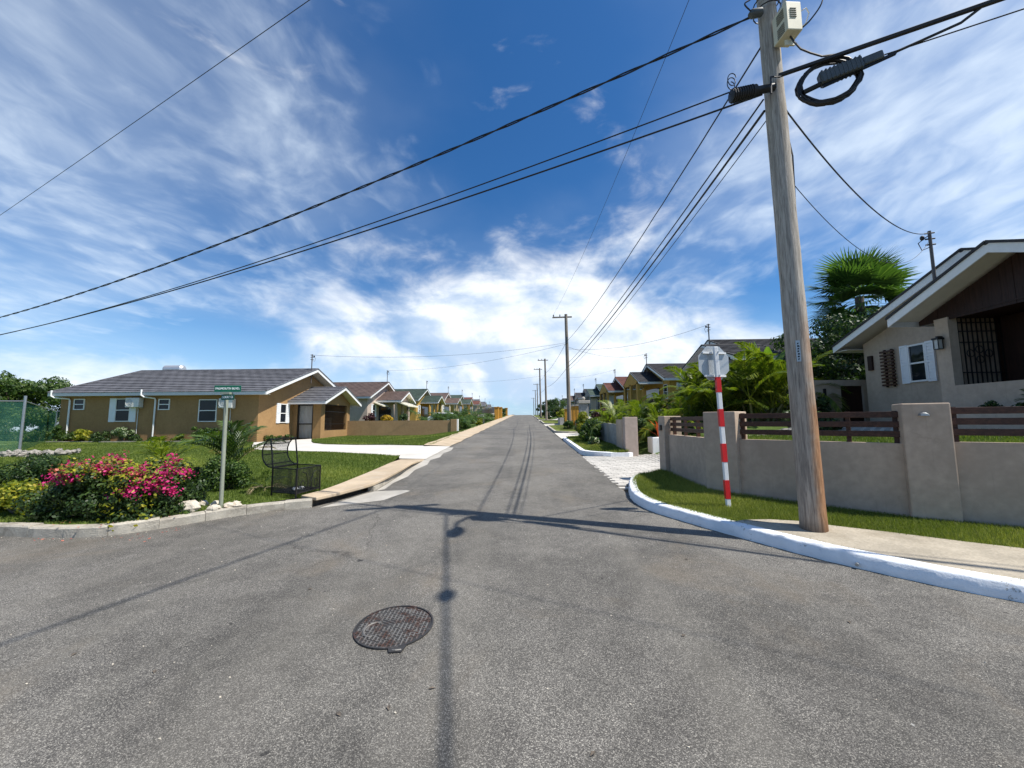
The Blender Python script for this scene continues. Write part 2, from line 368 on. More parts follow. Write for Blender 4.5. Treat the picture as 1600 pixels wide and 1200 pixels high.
# cast iron with rust
m, t, out = newmat('cast_iron_rust'); v = wpos(t)
r_ = t.ss(t.noise(v, 6.5, 6, .66, .6), .50, .66)
c_ = t.mix(r_, (.045, .043, .042, 1), (.085, .036, .022, 1))
c_ = t.mix(t.m('MULTIPLY', t.ss(t.noise(v, 13, 5, .6), .58, .72), .7), c_, (.20, .185, .165, 1))
pbr(t, out, c_, .6, t.noise(v, 120, 3, .6), .3, .003, metal=.35); M['castiron'] = m
m, t, out = newmat('cast_iron_rib'); v = wpos(t)
pbr(t, out, t.mix(t.ss(t.noise(v, 9, 5, .6), .46, .62), (.17, .16, .145, 1), (.085, .045, .03, 1)), .5, t.noise(v, 120, 3, .6), .3, .002, metal=.3); M['castrib'] = m
# utility pole timber: silvery weathered side, warm brown wear towards the foot
m, t, out = newmat('pole_timber'); v = wpos(t)
mv = t.node('ShaderNodeMapping', {'Vector': v, 'Scale': (14, 14, .75)}).outputs[0]
g1 = t.noise(mv, 2.1, 8, .68, .5); g2 = t.noise(mv, 7, 5, .65, .2); b1 = t.noise(v, 2.4, 5, .6, .4)
zz = t.node('ShaderNodeSeparateXYZ', {0: v}).outputs[2]
f = t.ss(t.m('ADD', t.m('MULTIPLY', g1, .6), t.m('MULTIPLY', g2, .4)), .32, .68)
cg = t.mix(f, (.20, .178, .150, 1), (.56, .50, .42, 1))
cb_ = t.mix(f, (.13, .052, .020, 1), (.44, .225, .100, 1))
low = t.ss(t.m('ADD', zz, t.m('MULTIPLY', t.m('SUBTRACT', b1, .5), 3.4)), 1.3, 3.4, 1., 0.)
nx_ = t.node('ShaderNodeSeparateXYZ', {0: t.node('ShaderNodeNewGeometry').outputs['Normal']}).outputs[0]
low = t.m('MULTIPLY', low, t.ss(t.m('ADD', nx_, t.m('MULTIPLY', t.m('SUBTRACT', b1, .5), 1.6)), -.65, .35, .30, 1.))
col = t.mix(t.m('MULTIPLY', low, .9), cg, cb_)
col = t.mix(t.m('MULTIPLY', t.ss(t.noise(mv, 4.2, 4, .6), .60, .68), .55), col, (.05, .04, .032, 1))
col = t.mix(t.ss(t.m('ADD', zz, t.m('MULTIPLY', b1, .25)), .30, .60, .85, 0.), col, (.045, .026, .016, 1))
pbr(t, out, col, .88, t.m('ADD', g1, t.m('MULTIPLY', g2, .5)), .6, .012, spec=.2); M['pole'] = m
M['farpole'] = basic('far_pole_timber', (.22, .185, .15), .9, .3, 5, 40, .3, .01, stretch=(1, 1, .2))
# green shade netting: woven, half see-through
m, t, out = newmat('green_netting'); v = wpos(t)
p = t.node('ShaderNodeBsdfPrincipled', {'Base Color': t.mix(t.noise(v, 2, 4), (.02, .12, .085, 1), (.06, .21, .15, 1)), 'Roughness': .7})
tr = t.node('ShaderNodeBsdfTransparent'); mx = t.node('ShaderNodeMixShader', {0: .22, 1: tr.outputs[0], 2: p.outputs[0]})
t.l.new(mx.outputs[0], out.inputs[0]); M['net'] = m

m, t, out = newmat('thin_netting')
mx = t.node('ShaderNodeMixShader', {0: .16, 1: t.node('ShaderNodeBsdfTransparent').outputs[0], 2: t.node('ShaderNodeBsdfDiffuse', {'Color': t.mix(t.noise(wpos(t), 3, 3), (.03, .14, .10, 1), (.06, .2, .15, 1))}).outputs[0]})
t.l.new(mx.outputs[0], out.inputs[0]); M['net_thin'] = m
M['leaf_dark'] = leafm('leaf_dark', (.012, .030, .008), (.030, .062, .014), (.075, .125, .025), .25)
M['leaf_mid'] = leafm('leaf_mid', (.018, .045, .010), (.050, .100, .018), (.125, .185, .035), .35)
M['leaf_yel'] = leafm('leaf_yellowgreen', (.07, .11, .012), (.22, .25, .02), (.48, .42, .035), .4)
M['leaf_gold'] = leafm('leaf_gold', (.16, .12, .01), (.48, .30, .015), (.70, .44, .03), .35)
M['leaf_plum'] = leafm('leaf_plum', (.020, .008, .012), (.055, .016, .022), (.11, .035, .04), .3)
M['leaf_varieg'] = leafm('leaf_variegated', (.03, .07, .02), (.12, .19, .06), (.60, .62, .45), .3)
M['bract'] = leafm('bougainvillea_bract', (.26, .006, .070), (.55, .012, .16), (.80, .06, .28), .35, .6)
M['bract_o'] = leafm('bougainvillea_bract_pale', (.45, .06, .07), (.62, .14, .10), (.72, .30, .22), .35, .6)
M['palm'] = leafm('areca_leaf', (.035, .070, .008), (.115, .165, .016), (.30, .33, .03), .38, .42)
M['palm_dark'] = leafm('palm_leaf_dark', (.016, .042, .012), (.045, .092, .02), (.13, .18, .04), .3, .42)
M['palm_dry'] = leafm('palm_leaf_dry', (.18, .13, .06), (.34, .27, .14), (.50, .42, .25), .25, .6)
M['fan'] = leafm('fan_leaf', (.022, .058, .014), (.065, .130, .028), (.17, .26, .06), .32, .42)
M['bromel'] = leafm('bromeliad_leaf', (.20, .02, .006), (.48, .07, .01), (.62, .20, .03), .35, .45)
M['banana'] = leafm('banana_leaf', (.06, .13, .02), (.12, .22, .03), (.22, .32, .05), .45, .4)
M['grass'] = leafm('grass_blade', (.060, .098, .016), (.125, .175, .028), (.26, .29, .06), .35, .6)
M['grassR'] = leafm('verge_grass_blade', (.075, .110, .018), (.165, .205, .035), (.34, .34, .08), .35, .6)

# ------------------------------------------------------------------ terrain
def p(Y):
    if Y < -6: return .028*-6
    if Y < 112: return .028*Y
    u = Y-112
    if u < 50: return 3.136+.028*u-.00058*u*u
    return 3.136+1.4-1.45-.030*(u-50)
def Lz(Y):
    if Y < 14: return p(Y)
    a = .392+.004*(Y-14)
    if Y < 29.6: return a
    s_ = sstep(Y, 29.6, 33); return a*(1-s_)+(p(Y)+.05)*s_
def gl(X, Y):
    s_ = sstep(-X, 4.5, 8.0); return p(Y)*(1-s_)+Lz(Y)*s_
def gr(X, Y):
    return p(Y)+1.0*sstep(X, 3.75, 7.5)
def loft(A, B, n, zf, name, mat, rows=None, parent=None):
    """sheet between two polylines with equal point counts"""
    k_ = len(A); vs = []; fs = []
    for j in range(n+1):
        u = j/n
        for i in range(k_):
            x = A[i][0]*(1-u)+B[i][0]*u; y = A[i][1]*(1-u)+B[i][1]*u; vs.append((x, y, zf(x, y, u)))
    for j in range(n):
        for i in range(k_-1): fs.append((j*k_+i, j*k_+i+1, (j+1)*k_+i+1, (j+1)*k_+i))
    mb = MB(); mb.add(vs, fs); o = mb.build(name, mat, parent); o.data.polygons.foreach_set('use_smooth', [True]*len(fs)); return o
def struct(o): o['kind'] = 'structure'; return o
def densify(P_, step):
    out_ = [P_[0]]
    for a, b in zip(P_, P_[1:]):
        n = max(1, int(math.hypot(b[0]-a[0], b[1]-a[1])/step+.5))
        for i in range(1, n+1): out_.append((a[0]+(b[0]-a[0])*i/n, a[1]+(b[1]-a[1])*i/n))
    return out_
def smooth_line(P_, step, it=2):
    for _ in range(it):
        q = [P_[0]]
        for a, b in zip(P_, P_[1:]):
            q.append((a[0]*.75+b[0]*.25, a[1]*.75+b[1]*.25)); q.append((a[0]*.25+b[0]*.75, a[1]*.25+b[1]*.75))
        P_ = q+[P_[-1]]
    L = [0]
    for a, b in zip(P_, P_[1:]): L.append(L[-1]+math.hypot(b[0]-a[0], b[1]-a[1]))
    n = max(2, int(L[-1]/step)); xs = np.interp(np.linspace(0, L[-1], n+1), L, [q[0] for q in P_]); ys = np.interp(np.linspace(0, L[-1], n+1), L, [q[1] for q in P_])
    return list(zip(xs.tolist(), ys.tolist()))
def offset(P_, d):
    r = []
    for i, q in enumerate(P_):
        a = P_[max(0, i-1)]; b = P_[min(len(P_)-1, i+1)]; tx, ty = b[0]-a[0], b[1]-a[1]; l = math.hypot(tx, ty)
        r.append((q[0]-ty/l*d, q[1]+tx/l*d))
    return r

# far ground sheet
xs = [-2500,-900,-400,-200,-120,-80,-60,-45,-38,-32,-28,-24,-20,-17,-14,-12,-10,-9,-8,-7,-6,-5.3,-4.7,-4.2,-3.5,2.0,2.6,3.2,3.8,4.4,5,5.6,6.2,7,8,10,13,17,22,30,45,70,120,200,400,900,2500]
ys = [-400,-60,-30,-10,0,4,8,11,14,16,18,20,22,24,26,28,29.6,30.5,31.5,33,36,40,46,54,62,70,80,90,100,108,114,120,126,132,140,150,162,180,220,300,450,800,1600,3500]
def gz(x, y):
    if y < 14: base = (gl(x, y) if x < 0 else p(y))-.16
    elif x < -3.6: base = gl(x, y)-.05
    elif x < 3.3: base = p(y)-.16
    else: base = gr(x, y)-.05
    if y > 14 and y < 16 and x > 3.3: base = base*sstep(y, 13.9, 16)+(p(y)-.16)*(1-sstep(y, 13.9, 16))
    if x < -30: base -= (min(-x, 130)-30)*.05
    return base
mb = MB(); mb.add([(x, y, gz(x, y)) for y in ys for x in xs], [(j*len(xs)+i, j*len(xs)+i+1, (j+1)*len(xs)+i+1, (j+1)*len(xs)+i) for j in range(len(ys)-1) for i in range(len(xs)-1)])
struct(mb.build('ground', M['ground']))

# asphalt: wide junction sheet and the street running uphill, with a ragged right edge
vs = []; fs = []
yy = [-60,-20,-6,-3,0,2,4,6,7.6]; xx = [-90,-40,-20,-10,-6,-4,-2,0,2,4,8,20,45,90]
mb = MB(); mb.add([(x, y, p(y)) for y in yy for x in xx], [(j*len(xx)+i, j*len(xx)+i+1, (j+1)*len(xx)+i+1, (j+1)*len(xx)+i) for j in range(len(yy)-1) for i in range(len(xx)-1)])
yy = list(np.arange(7.6, 40, .12))+list(np.arange(40, 130, 1.0))+list(np.arange(130, 330, 10.))
rows = []
for y in yy:
    j = (math.sin(y*9.1)+math.sin(y*23.7)+random.uniform(-1, 1))*.022 if 7.8 < y < 40 else 0
    rows.append([(-3.35, y, p(y)), (-1.2, y, p(y)), (.4, y, p(y)), (1.92+j, y, p(y)), (1.93+j, y, p(y)-.05)])
mb.add([q for r in rows for q in r], [(j*5+i, j*5+i+1, (j+1)*5+i+1, (j+1)*5+i) for j in range(len(rows)-1) for i in range(4)])
struct(mb.build('road', M['asphalt']))

# ---- left side: kerb stones, drain inlet, walk, driveway, lawns
kerbL = smooth_line([(-16, 5.2), (-9, 5.0), (-6.86, 4.94), (-6.05, 4.87), (-5.5, 4.93), (-5.2, 5.12), (-4.9, 5.42), (-4.55, 5.84), (-4.1, 6.18), (-3.55, 6.42)], .1)
kroot = struct(bpy.data.objects.new('kerb_left', None)); COL.objects.link(kroot); ORG[kroot] = Vector()
seg = 5
for i in range(0, len(kerbL)-1, seg):
    P_ = kerbL[i:i+seg+1]
    if len(P_) < 3: continue
    g = .006; Q = offset(P_, .15); h = .135+random.uniform(-.012, .01); jx = random.uniform(-.006, .006)
    a0, a1 = P_[0], P_[-1]
    # shrink slightly for the joint
    def sh(L): return [(L[0][0]+(L[1][0]-L[0][0])*.03, L[0][1]+(L[1][1]-L[0][1])*.03)]+list(L[1:-1])+[(L[-1][0]+(L[-2][0]-L[-1][0])*.03, L[-1][1]+(L[-2][1]-L[-1][1])*.03)]
    P2, Q2 = sh(P_), sh(Q); n = len(P2); vs = []
    for (a, b) in zip(P2, Q2):
        z = p(a[1]); vs += [(a[0], a[1]+jx, z-.1), (a[0], a[1]+jx, z+h-.02), (a[0]*.88+b[0]*.12, a[1]*.88+b[1]*.12+jx, z+h), (b[0], b[1]+jx, z+h), (b[0], b[1]+jx, z-.1)]
    fs = [(i2*5+k_, (i2+1)*5+k_, (i2+1)*5+k_+1, i2*5+k_+1) for i2 in range(n-1) for k_ in range(4)]+[(0, 1, 2, 3, 4), tuple((n-1)*5+k_ for k_ in (4, 3, 2, 1, 0))]
    MB().add(vs, fs).build('kerb_stone', M['kerbold'], kroot)
# walk along the street, slab over the drain inlet
wo = [(-3.50, 6.45), (-3.30, 6.85), (-3.10, 7.45), (-3.02, 7.75), (-3.02, 8.6), (-3.06, 9.6), (-3.12, 10.6), (-3.2, 11.6), (-3.3, 12.6)]
wi = [(-3.86, 6.62), (-3.74, 7.0), (-3.70, 7.6), (-3.70, 8.0), (-3.70, 8.8), (-3.72, 9.7), (-3.76, 10.7), (-3.9, 11.6), (-4.1, 12.6)]
def slab(A, B, zt, thick, name, mat):
    n = len(A); vs = []
    for a, b in zip(A, B): vs += [(a[0], a[1], zt(a[1], 0)-thick), (a[0], a[1], zt(a[1], 0)), (b[0], b[1], zt(b[1], 1)), (b[0], b[1], zt(b[1], 1)-thick)]
    fs = [(i*4+k_, (i+1)*4+k_, (i+1)*4+(k_+1) % 4, i*4+(k_+1) % 4) for i in range(n-1) for k_ in range(4)]+[(0, 1, 2, 3), tuple((n-1)*4+k_ for k_ in (3, 2, 1, 0))]
    return struct(MB().add(vs, fs).build(name, mat, bevel=.012))
fall = lambda y: .15*(1-sstep(y, 10.8, 12.6))
slab(wo, wi, lambda y, s_: p(y)+fall(y)+.012, .055, 'pavement_left', M['sandwalk'])
# inlet box under the slab: back wall, floor and end block
mb = MB(); mb.prism([(-3.62, 6.55, p(6.5)-.5), (-3.62, 6.55, p(6.5)+.09), (-3.30, 7.8, p(7.8)+.09), (-3.30, 7.8, p(7.8)-.5)], (-.1, 0, 0))
struct(mb.build('drain_back', M['darkconc']))
mb = MB(); mb.prism([(-3.02, 7.72, p(7.7)-.1), (-3.02, 7.72, p(7.7)+.105), (-3.30, 12.4, p(12.4)+.01), (-3.30, 12.4, p(12.4)-.1)], (-.14, 0, 0))
struct(mb.build('kerb_pavement', M['kerbold'], bevel=.02))
struct(MB().add([(-3.42, 6.40, p(6.4)+.004), (-2.55, 6.95, p(6.95)+.004), (-2.30, 7.75, p(7.75)+.004), (-2.42, 7.82, p(7.8)+.004), (-3.0, 7.70, p(7.7)+.004), (-3.12, 7.42, p(7.4)+.004)], [(0, 1, 2, 3, 4, 5)]).build('gutter_apron', M['concrete']))
struct(MB().add([(-3.0, 7.75, p(7.7)+.004), (-2.88, 7.9, p(7.9)+.004), (-2.93, 8.6, p(8.6)+.004), (-2.86, 9.4, p(9.4)+.004), (-2.98, 10.4, p(10.4)+.004), (-2.9, 11.4, p(11.4)+.004), (-3.06, 12.4, p(12.4)+.004), (-2.92, 13.2, p(13.2)+.004), (-3.05, 14.3, p(14.3)+.004), (-2.95, 15.4, p(15.4)+.004), (-3.1, 16.6, p(16.6)+.004), (-3.4, 16.6, p(16.6)+.004), (-3.4, 12.4, p(12.4)+.004), (-3.1, 9.6, p(9.6)+.004)], [tuple(range(14))]).build('gutter_strip', M['concrete']))
# pale driveway up to the tan house
dA = [(-3.25, 12.6), (-4.1, 12.65), (-5.98, 13.75), (-8, 14.65), (-10.3, 15.6), (-12.2, 16.6), (-13.6, 17.8), (-14.6, 19.6), (-15.6, 21.6)]
dB = [(-3.3, 17.0), (-4.2, 17.1), (-6.5, 18.3), (-8.5, 19.0), (-10.4, 19.7), (-11.6, 20.8), (-12.6, 22.4), (-13.6, 24.2), (-14.4, 25.6)]
struct(loft(dA, dB, 6, lambda x, y, u: gl(x, y)+.02+.012*sstep(-x, 3.2, 4.2), 'driveway_left', M['drive']))
# walk beyond the driveway
yy = list(np.arange(17.0, 60, 1.2))+list(np.arange(60, 150, 5))
struct(loft([(-3.28+.05*math.sin(y*1.7), y) for y in yy], [(-4.55+.06*math.sin(y*2.3), y) for y in yy], 3, lambda x, y, u: p(y)+.03+.05*u, 'pavement_uphill', M['sandwalk']))
# lawns
lA = [(-40, 5.2), (-16, 5.36), (-6.9, 5.1), (-6.1, 5.03), (-5.6, 5.08), (-5.3, 5.28), (-4.98, 5.6), (-4.62, 6.0), (-4.15, 6.34), (-3.86, 6.65), (-3.74, 7.0), (-3.71, 8.0), (-3.73, 9.7), (-3.78, 10.7), (-3.92, 11.6), (-4.12, 12.6)]
lB = [(-48, 24), (-30, 24), (-26, 23.2), (-23, 22.9), (-20, 22.7), (-18, 22.5), (-16.4, 22.4), (-15.7, 21.9), (-15.0, 20.6), (-14.5, 19.2), (-13.6, 17.7), (-12.2, 16.5), (-10.3, 15.5), (-8, 14.55), (-6, 13.65), (-4.14, 12.62)]
zlawn = lambda x, y, u: gl(x, y)+.125+.02*math.sin(x*1.3)*math.sin(y*.9)*u-.09*sstep(u, .72, 1.0)
struct(loft(lA, lB, 14, zlawn, 'lawn_left', M['lawn']))
uA = [(-4.2, 17.2), (-6.5, 18.4), (-8.5, 19.1), (-10.4, 19.8), (-11.6, 20.9), (-12.6, 22.5), (-13.6, 24.3)]
uB = [(-4.5, 29.6), (-6, 29.6), (-7.5, 29.6), (-9, 29.6), (-10.5, 29.6), (-12, 29.6), (-13.9, 29.6)]
zlawn2 = lambda x, y, u: gl(x, y)+.05
struct(loft(uA, uB, 6, zlawn2, 'lawn_upper', M['lawn']))
# low garden edging and bed along the tan house
struct(MB().beam((-28, 21.75, Lz(21.7)+.06), (-16.4, 21.65, Lz(21.7)+.06), .12, .14).build('bed_edging', M['kerbold']))
struct(MB().add([(-28.5, 21.8, Lz(22)+.07), (-16, 21.7, Lz(22)+.07), (-16, 22.5, Lz(22)+.09), (-28.5, 22.5, Lz(22)+.09)], [(0, 1, 2, 3)]).build('flower_bed', M['soil']))

# ---- right side: white kerb, verge, concrete pad, pavers, raised yard
kR = smooth_line([(3.15, 9.12), (2.62, 9.05), (2.25, 8.55), (2.03, 7.85), (1.86, 7.1), (1.86, 6.6), (1.98, 6.15), (2.2, 5.75), (2.53, 5.18), (2.86, 4.66), (3.14, 4.26), (3.48, 3.9), (3.76, 3.63), (4.04, 3.42), (4.8, 2.95), (6.5, 2.2), (10, 1.2), (30, -2)], .08, 3)
kRi = offset(kR, .15)
vs = []
for i, (a, b) in enumerate(zip(kR, kRi)):
    z = p(a[1]); j = .006*math.sin(i*1.9)+random.uniform(-.004, .004); ramp = sstep(i*.08, 0, .5)
    h = .03+.115*ramp
    vs += [(a[0]+j, a[1], z-.1), (a[0]+j, a[1], z+.01), (a[0]*.93+b[0]*.07+j, a[1]*.93+b[1]*.07, z+h-.022), (a[0]*.8+b[0]*.2, a[1]*.8+b[1]*.2, z+h+j*.6), (b[0], b[1], z+h+.004), (b[0], b[1], z-.1)]
n = len(kR); fs = [(i*6+k_, (i+1)*6+k_, (i+1)*6+k_+1, i*6+k_+1) for i in range(n-1) for k_ in range(5)]+[(0, 1, 2, 3, 4, 5)]
ko = struct(MB().add(vs, fs).build('kerb_right', M['kerbwhite'])); ko.data.polygons.foreach_set('use_smooth', [True]*len(fs))
ko.data.set_sharp_from_angle(angle=rad(50))
# weep pipe in the kerb face
MB().tube([(3.32, 4.12, p(4)+.05), (3.265, 4.065, p(4)+.047)], .016, 10).build('weep_pipe', M['galv'], ko)
fN = [(3.05, 9.05), (3.12, 8.73), (3.13, 8.0), (3.14, 7.4), (3.17, 6.89), (3.3, 6.7), (3.48, 6.49), (3.7, 6.25), (4.0, 5.97), (4.4, 5.6), (4.9, 5.2), (5.29, 4.98), (5.7, 4.72), (6.6, 4.15), (8.5, 3.1), (14, 0.6), (30, -1.2)]
def resample(P_, n):
    L = [0]
    for a, b in zip(P_, P_[1:]): L.append(L[-1]+math.hypot(b[0]-a[0], b[1]-a[1]))
    return L
# verge outer edge: hand-matched partner points on the kerb for every fence point
vO = [(2.95, 9.0), (2.52, 8.78), (2.30, 8.4), (2.14, 7.9), (2.0, 7.3), (1.96, 6.9), (1.96, 6.6), (2.06, 6.22), (2.27, 5.8), (2.58, 5.27), (3.0, 4.66), (3.30, 4.26), (3.65, 3.9), (4.15, 3.46), (5.36, 2.78), (10, 1.28), (30, -1.9)]
zv = lambda x, y, u: p(y)+.128+.07*u
verge = struct(loft(vO, fN, 6, zv, 'verge_right', M['lawnR']))
cO = [(2.62, 5.20), (2.90, 4.78), (3.15, 4.45), (3.36, 4.20), (3.66, 3.88), (4.15, 3.47), (5.36, 2.8), (10, 1.28)]
cI = [(2.78, 5.14), (3.1, 5.17), (3.42, 5.10), (3.72, 4.9), (4.12, 4.68), (4.62, 4.36), (6.0, 3.6), (10.5, 1.95)]
struct(loft(cO, cI, 4, lambda x, y, u: p(y)+.134+.045*u, 'pavement_right', M['padconc']))
# pavers on a bed
def zpav(x, y): return p(y)-.008+1.02*sstep(x, 3.6, 10.5)
struct(loft([(1.7, 7.6), (1.7, 10), (1.7, 13.6)], [(13, 9.2), (13, 11), (13, 13.9)], 16, lambda x, y, u: zpav(x, y)-.03, 'paver_bed', M['soil']))
proot = struct(bpy.data.objects.new('driveway_right', None)); COL.objects.link(proot); ORG[proot] = Vector()
def inpoly(x, y, P_):
    c = False
    for (x1, y1), (x2, y2) in zip(P_, P_[1:]+P_[:1]):
        if (y1 > y) != (y2 > y) and x < (x2-x1)*(y-y1)/(y2-y1)+x1: c = not c
    return c
pp = [(1.80, 13.5), (1.86, 11), (1.92, 9.0), (2.02, 7.75), (2.2, 8.5), (2.6, 9.1), (3.2, 9.2), (11, 9.2), (11, 13.8), (3.3, 13.7), (3.1, 13.4)]
pv = []
lx, ly = .30, .15; row = 0; y = 7.6
near = []
while y < 13.8:
    x = 1.7+(row % 2)*lx/2
    while x < 11:
        if inpoly(x+lx/2, y+ly/2, pp): near.append((x, y))
        x += lx
    y += ly; row += 1
near.sort(key=lambda q: q[0]**2+q[1]**2)
pm = MB().box(-lx/2+.006, lx/2-.006, -ly/2+.006, ly/2-.006, -.06, 0); pme = None
rest = MB()
for i, (x, y) in enumerate(near):
    cx, cy = x+lx/2, y+ly/2; z = zpav(cx, cy)+random.uniform(-.003, .003)
    if i < 300:
        if pme is None:
            o = pm.build('paver', M['paver'], proot); pme = o.data
        else: o = link('paver', pme, M['paver'], proot)
        o.location = (cx, cy, z); sl_ = (zpav(cx+.15, cy)-zpav(cx-.15, cy))/.3
        o.rotation_euler = (rad(1.6)+random.uniform(-.01, .01), -math.atan(sl_), random.uniform(-.012, .012))
    else: rest.box(x+.006, x+lx-.006, y+.006, y+ly-.006, z-.06, z)
rest.build('paver_field', M['paver'], proot)['kind'] = 'stuff'
# raised yard behind the corner wall
yA = [(a[0]+.10, a[1]+.05) for a in fN]
yB = [(12, 9.1), (12, 9.0), (12, 8.9), (12, 8.7), (12, 8.5), (12, 8.3), (12, 8.1), (12, 7.9), (12, 7.6), (12, 7.2), (12, 6.8), (12.3, 6.3), (12.6, 5.8), (13, 5.2), (14, 4.4), (17, 3), (31, 1)]
struct(loft(yA, yB, 8, lambda x, y, u: 1.16+.18*u, 'yard_right', M['lawn']))
struct(loft([(5.4, 9.0), (5.2, 8.2), (5.4, 7.6)], [(11.8, 9.0), (11.6, 8.2), (11.4, 7.7)], 6, lambda x, y, u: 1.16+.2*u+.03, 'yard_path', M['drive']))
struct(MB().prism([(3.4, 9.2, .2), (12.2, 9.2, .9), (12.2, 9.2, 1.36), (3.4, 9.2, 1.19)], (0, -.14, 0)).build('yard_retaining_wall', M['wall_fence']))
# verge islands and crossovers up the right side
def island(y0, y1, xi, white):
    zf_ = lambda x, y, u: p(y)+.12+.05*u
    n = max(4, int((y1-y0)/.8)); ysn = [y0+(y1-y0)*i/n for i in range(n+1)]
    def xo(y):
        d = min(y-y0, y1-y); return 2.0+(0 if d > .9 else (1-d/.9)**2*.9)
    A = [(xo(y)+.14, y) for y in ysn]; B = [(xi, y) for y in ysn]
    lo = struct(loft(A, B, 3, zf_, 'verge_uphill', M['lawnR']))
    P_ = [(xi, y0-.05)]+[(xo(y0+d_)-.0, y0+d_) for d_ in (0, .12, .3, .55, .9)]+[(2.0, y) for y in ysn if y0+1.2 < y < y1-1.2]+[(xo(y1-d_), y1-d_) for d_ in (.9, .55, .3, .12, 0)]
    vs = []
    for a in P_:
        z = p(a[1]); vs += [(a[0]-.02, a[1], z-.05), (a[0], a[1]-.005, z+.125), (a[0]+.15, a[1]+(.1 if a[1] < y0+.3 else 0), z+.135), (a[0]+.15, a[1]+(.1 if a[1] < y0+.3 else 0), z-.05)]
    fs = [(i*4+k_, (i+1)*4+k_, (i+1)*4+k_+1, i*4+k_+1) for i in range(len(P_)-1) for k_ in range(3)]+[(0, 1, 2, 3)]
    struct(MB().add(vs, fs).build('kerb_uphill', M['kerbwhite'] if white else M['kerbold'])); return lo
isl = [island(13.3, 21.4, 3.5, True), island(26.0, 37.0, 4.2, False), island(41.5, 54, 4.2, False), island(58, 72, 4.2, False), island(76, 100, 4.2, False)]
for y0, y1 in ((21.4, 26), (37, 41.5), (54, 58), (72, 76), (100, 104)):
    struct(loft([(1.95, y0-.2), (1.95, y1+.2)], [(6.5, y0), (6.5, y1)], 5, lambda x, y, u: p(y)+.01+1.0*sstep(x, 3.6, 7.5)+.01, 'crossover_right', M['drive']))

# ------------------------------------------------------------------ grass
def grass_on(o, name, dens, h, w, mat, label, ymax=60, skip=None):
    me = o.data; V = np.empty(len(me.vertices)*3, dtype=np.float32); me.vertices.foreach_get('co', V); V = V.reshape(-1, 3)
    me.calc_loop_triangles(); T = np.empty(len(me.loop_triangles)*3, dtype=np.int32); me.loop_triangles.foreach_get('vertices', T); T = T.reshape(-1, 3)
    a, b, c = V[T[:, 0]], V[T[:, 1]], V[T[:, 2]]; ar = np.linalg.norm(np.cross(b-a, c-a), axis=1)/2
    cen = (a+b+c)/3; d = np.hypot(cen[:, 0], cen[:, 1]); dd = dens*np.clip((7/np.maximum(d, 4))**1.6, 0, 1.6)
    dd[(d > ymax) | (cen[:, 1] < 0) | (np.abs(cen[:, 0]) > 1.6*np.maximum(cen[:, 1], .1)+1.5)] = 0
    cnt = RNG.poisson(ar*dd); idx = np.repeat(np.arange(len(T)), cnt); N_ = len(idx)
    r1 = np.sqrt(RNG.random(N_)); r2 = RNG.random(N_)
    P_ = a[idx]*(1-r1)[:, None]+b[idx]*(r1*(1-r2))[:, None]+c[idx]*(r1*r2)[:, None]
    if skip:
        keep = np.array([not inpoly(q[0], q[1], skip) for q in P_+RNG.normal(size=P_.shape)*.02]); P_ = P_[keep]; N_ = len(P_)
    dist = np.hypot(P_[:, 0], P_[:, 1]); sc = np.clip(dist/6.5, .8, 3.0)
    ang = RNG.random(N_)*2*np.pi; lean = RNG.random(N_)*.9; la = RNG.random(N_)*2*np.pi
    patch = .5+.5*np.sin(P_[:, 0]*1.7+np.sin(P_[:, 1]*1.1)*1.5)*np.sin(P_[:, 1]*1.9+.7)
    dryp = np.clip(np.sin(P_[:, 0]*.83+1.3*np.sin(P_[:, 1]*.61))*np.cos(P_[:, 1]*.77+.9*np.sin(P_[:, 0]*.5))*1.6-.55, 0, 1)
    hh = h*(.5+RNG.random(N_)*.8)*(.75+.5*patch)*np.minimum(sc, 1.4); ww = w*(.7+.6*RNG.random(N_))*sc
    dx_ = np.cos(ang)*ww/2; dy_ = np.sin(ang)*ww/2
    V3 = np.empty((N_, 3, 3)); V3[:, 0] = P_; V3[:, 1] = P_; V3[:, 2] = P_
    V3[:, 0, 0] -= dx_; V3[:, 0, 1] -= dy_; V3[:, 1, 0] += dx_; V3[:, 1, 1] += dy_
    V3[:, 2, 0] += np.cos(la)*hh*lean; V3[:, 2, 1] += np.sin(la)*hh*lean; V3[:, 2, 2] += hh; V3[:, :2, 2] -= .006
    sh = np.clip(RNG.random(N_)*.70+patch*.22+dryp*.40, 0, 1)
    me2 = np_mesh(name, V3.reshape(-1, 3), np.arange(N_*3).reshape(-1, 3), 3, np.repeat(sh, 3))
    g_ = link(name, me2, mat); return tag(g_, label, 'grass', None, 'stuff')
O = bpy.data.objects
grass_on(O['lawn_left'], 'grass', 4200, .030, .011, M['grass'], 'mown green lawn in front of the long tan house', 40)
grass_on(O['lawn_upper'], 'grass', 4200, .032, .012, M['grass'], 'green lawn strip between driveway and tan boundary wall', 45)
grass_on(verge, 'grass', 12000, .042, .006, M['grassR'], 'bright green verge grass behind the white kerb', 16, cO+cI[::-1])
grass_on(isl[0], 'grass', 7000, .05, .012, M['grassR'], 'grass on the verge beside the weathered grey wall', 40)
grass_on(O['yard_right'], 'grass', 2500, .05, .012, M['grass'], 'raised yard grass behind the slatted corner wall', 20)

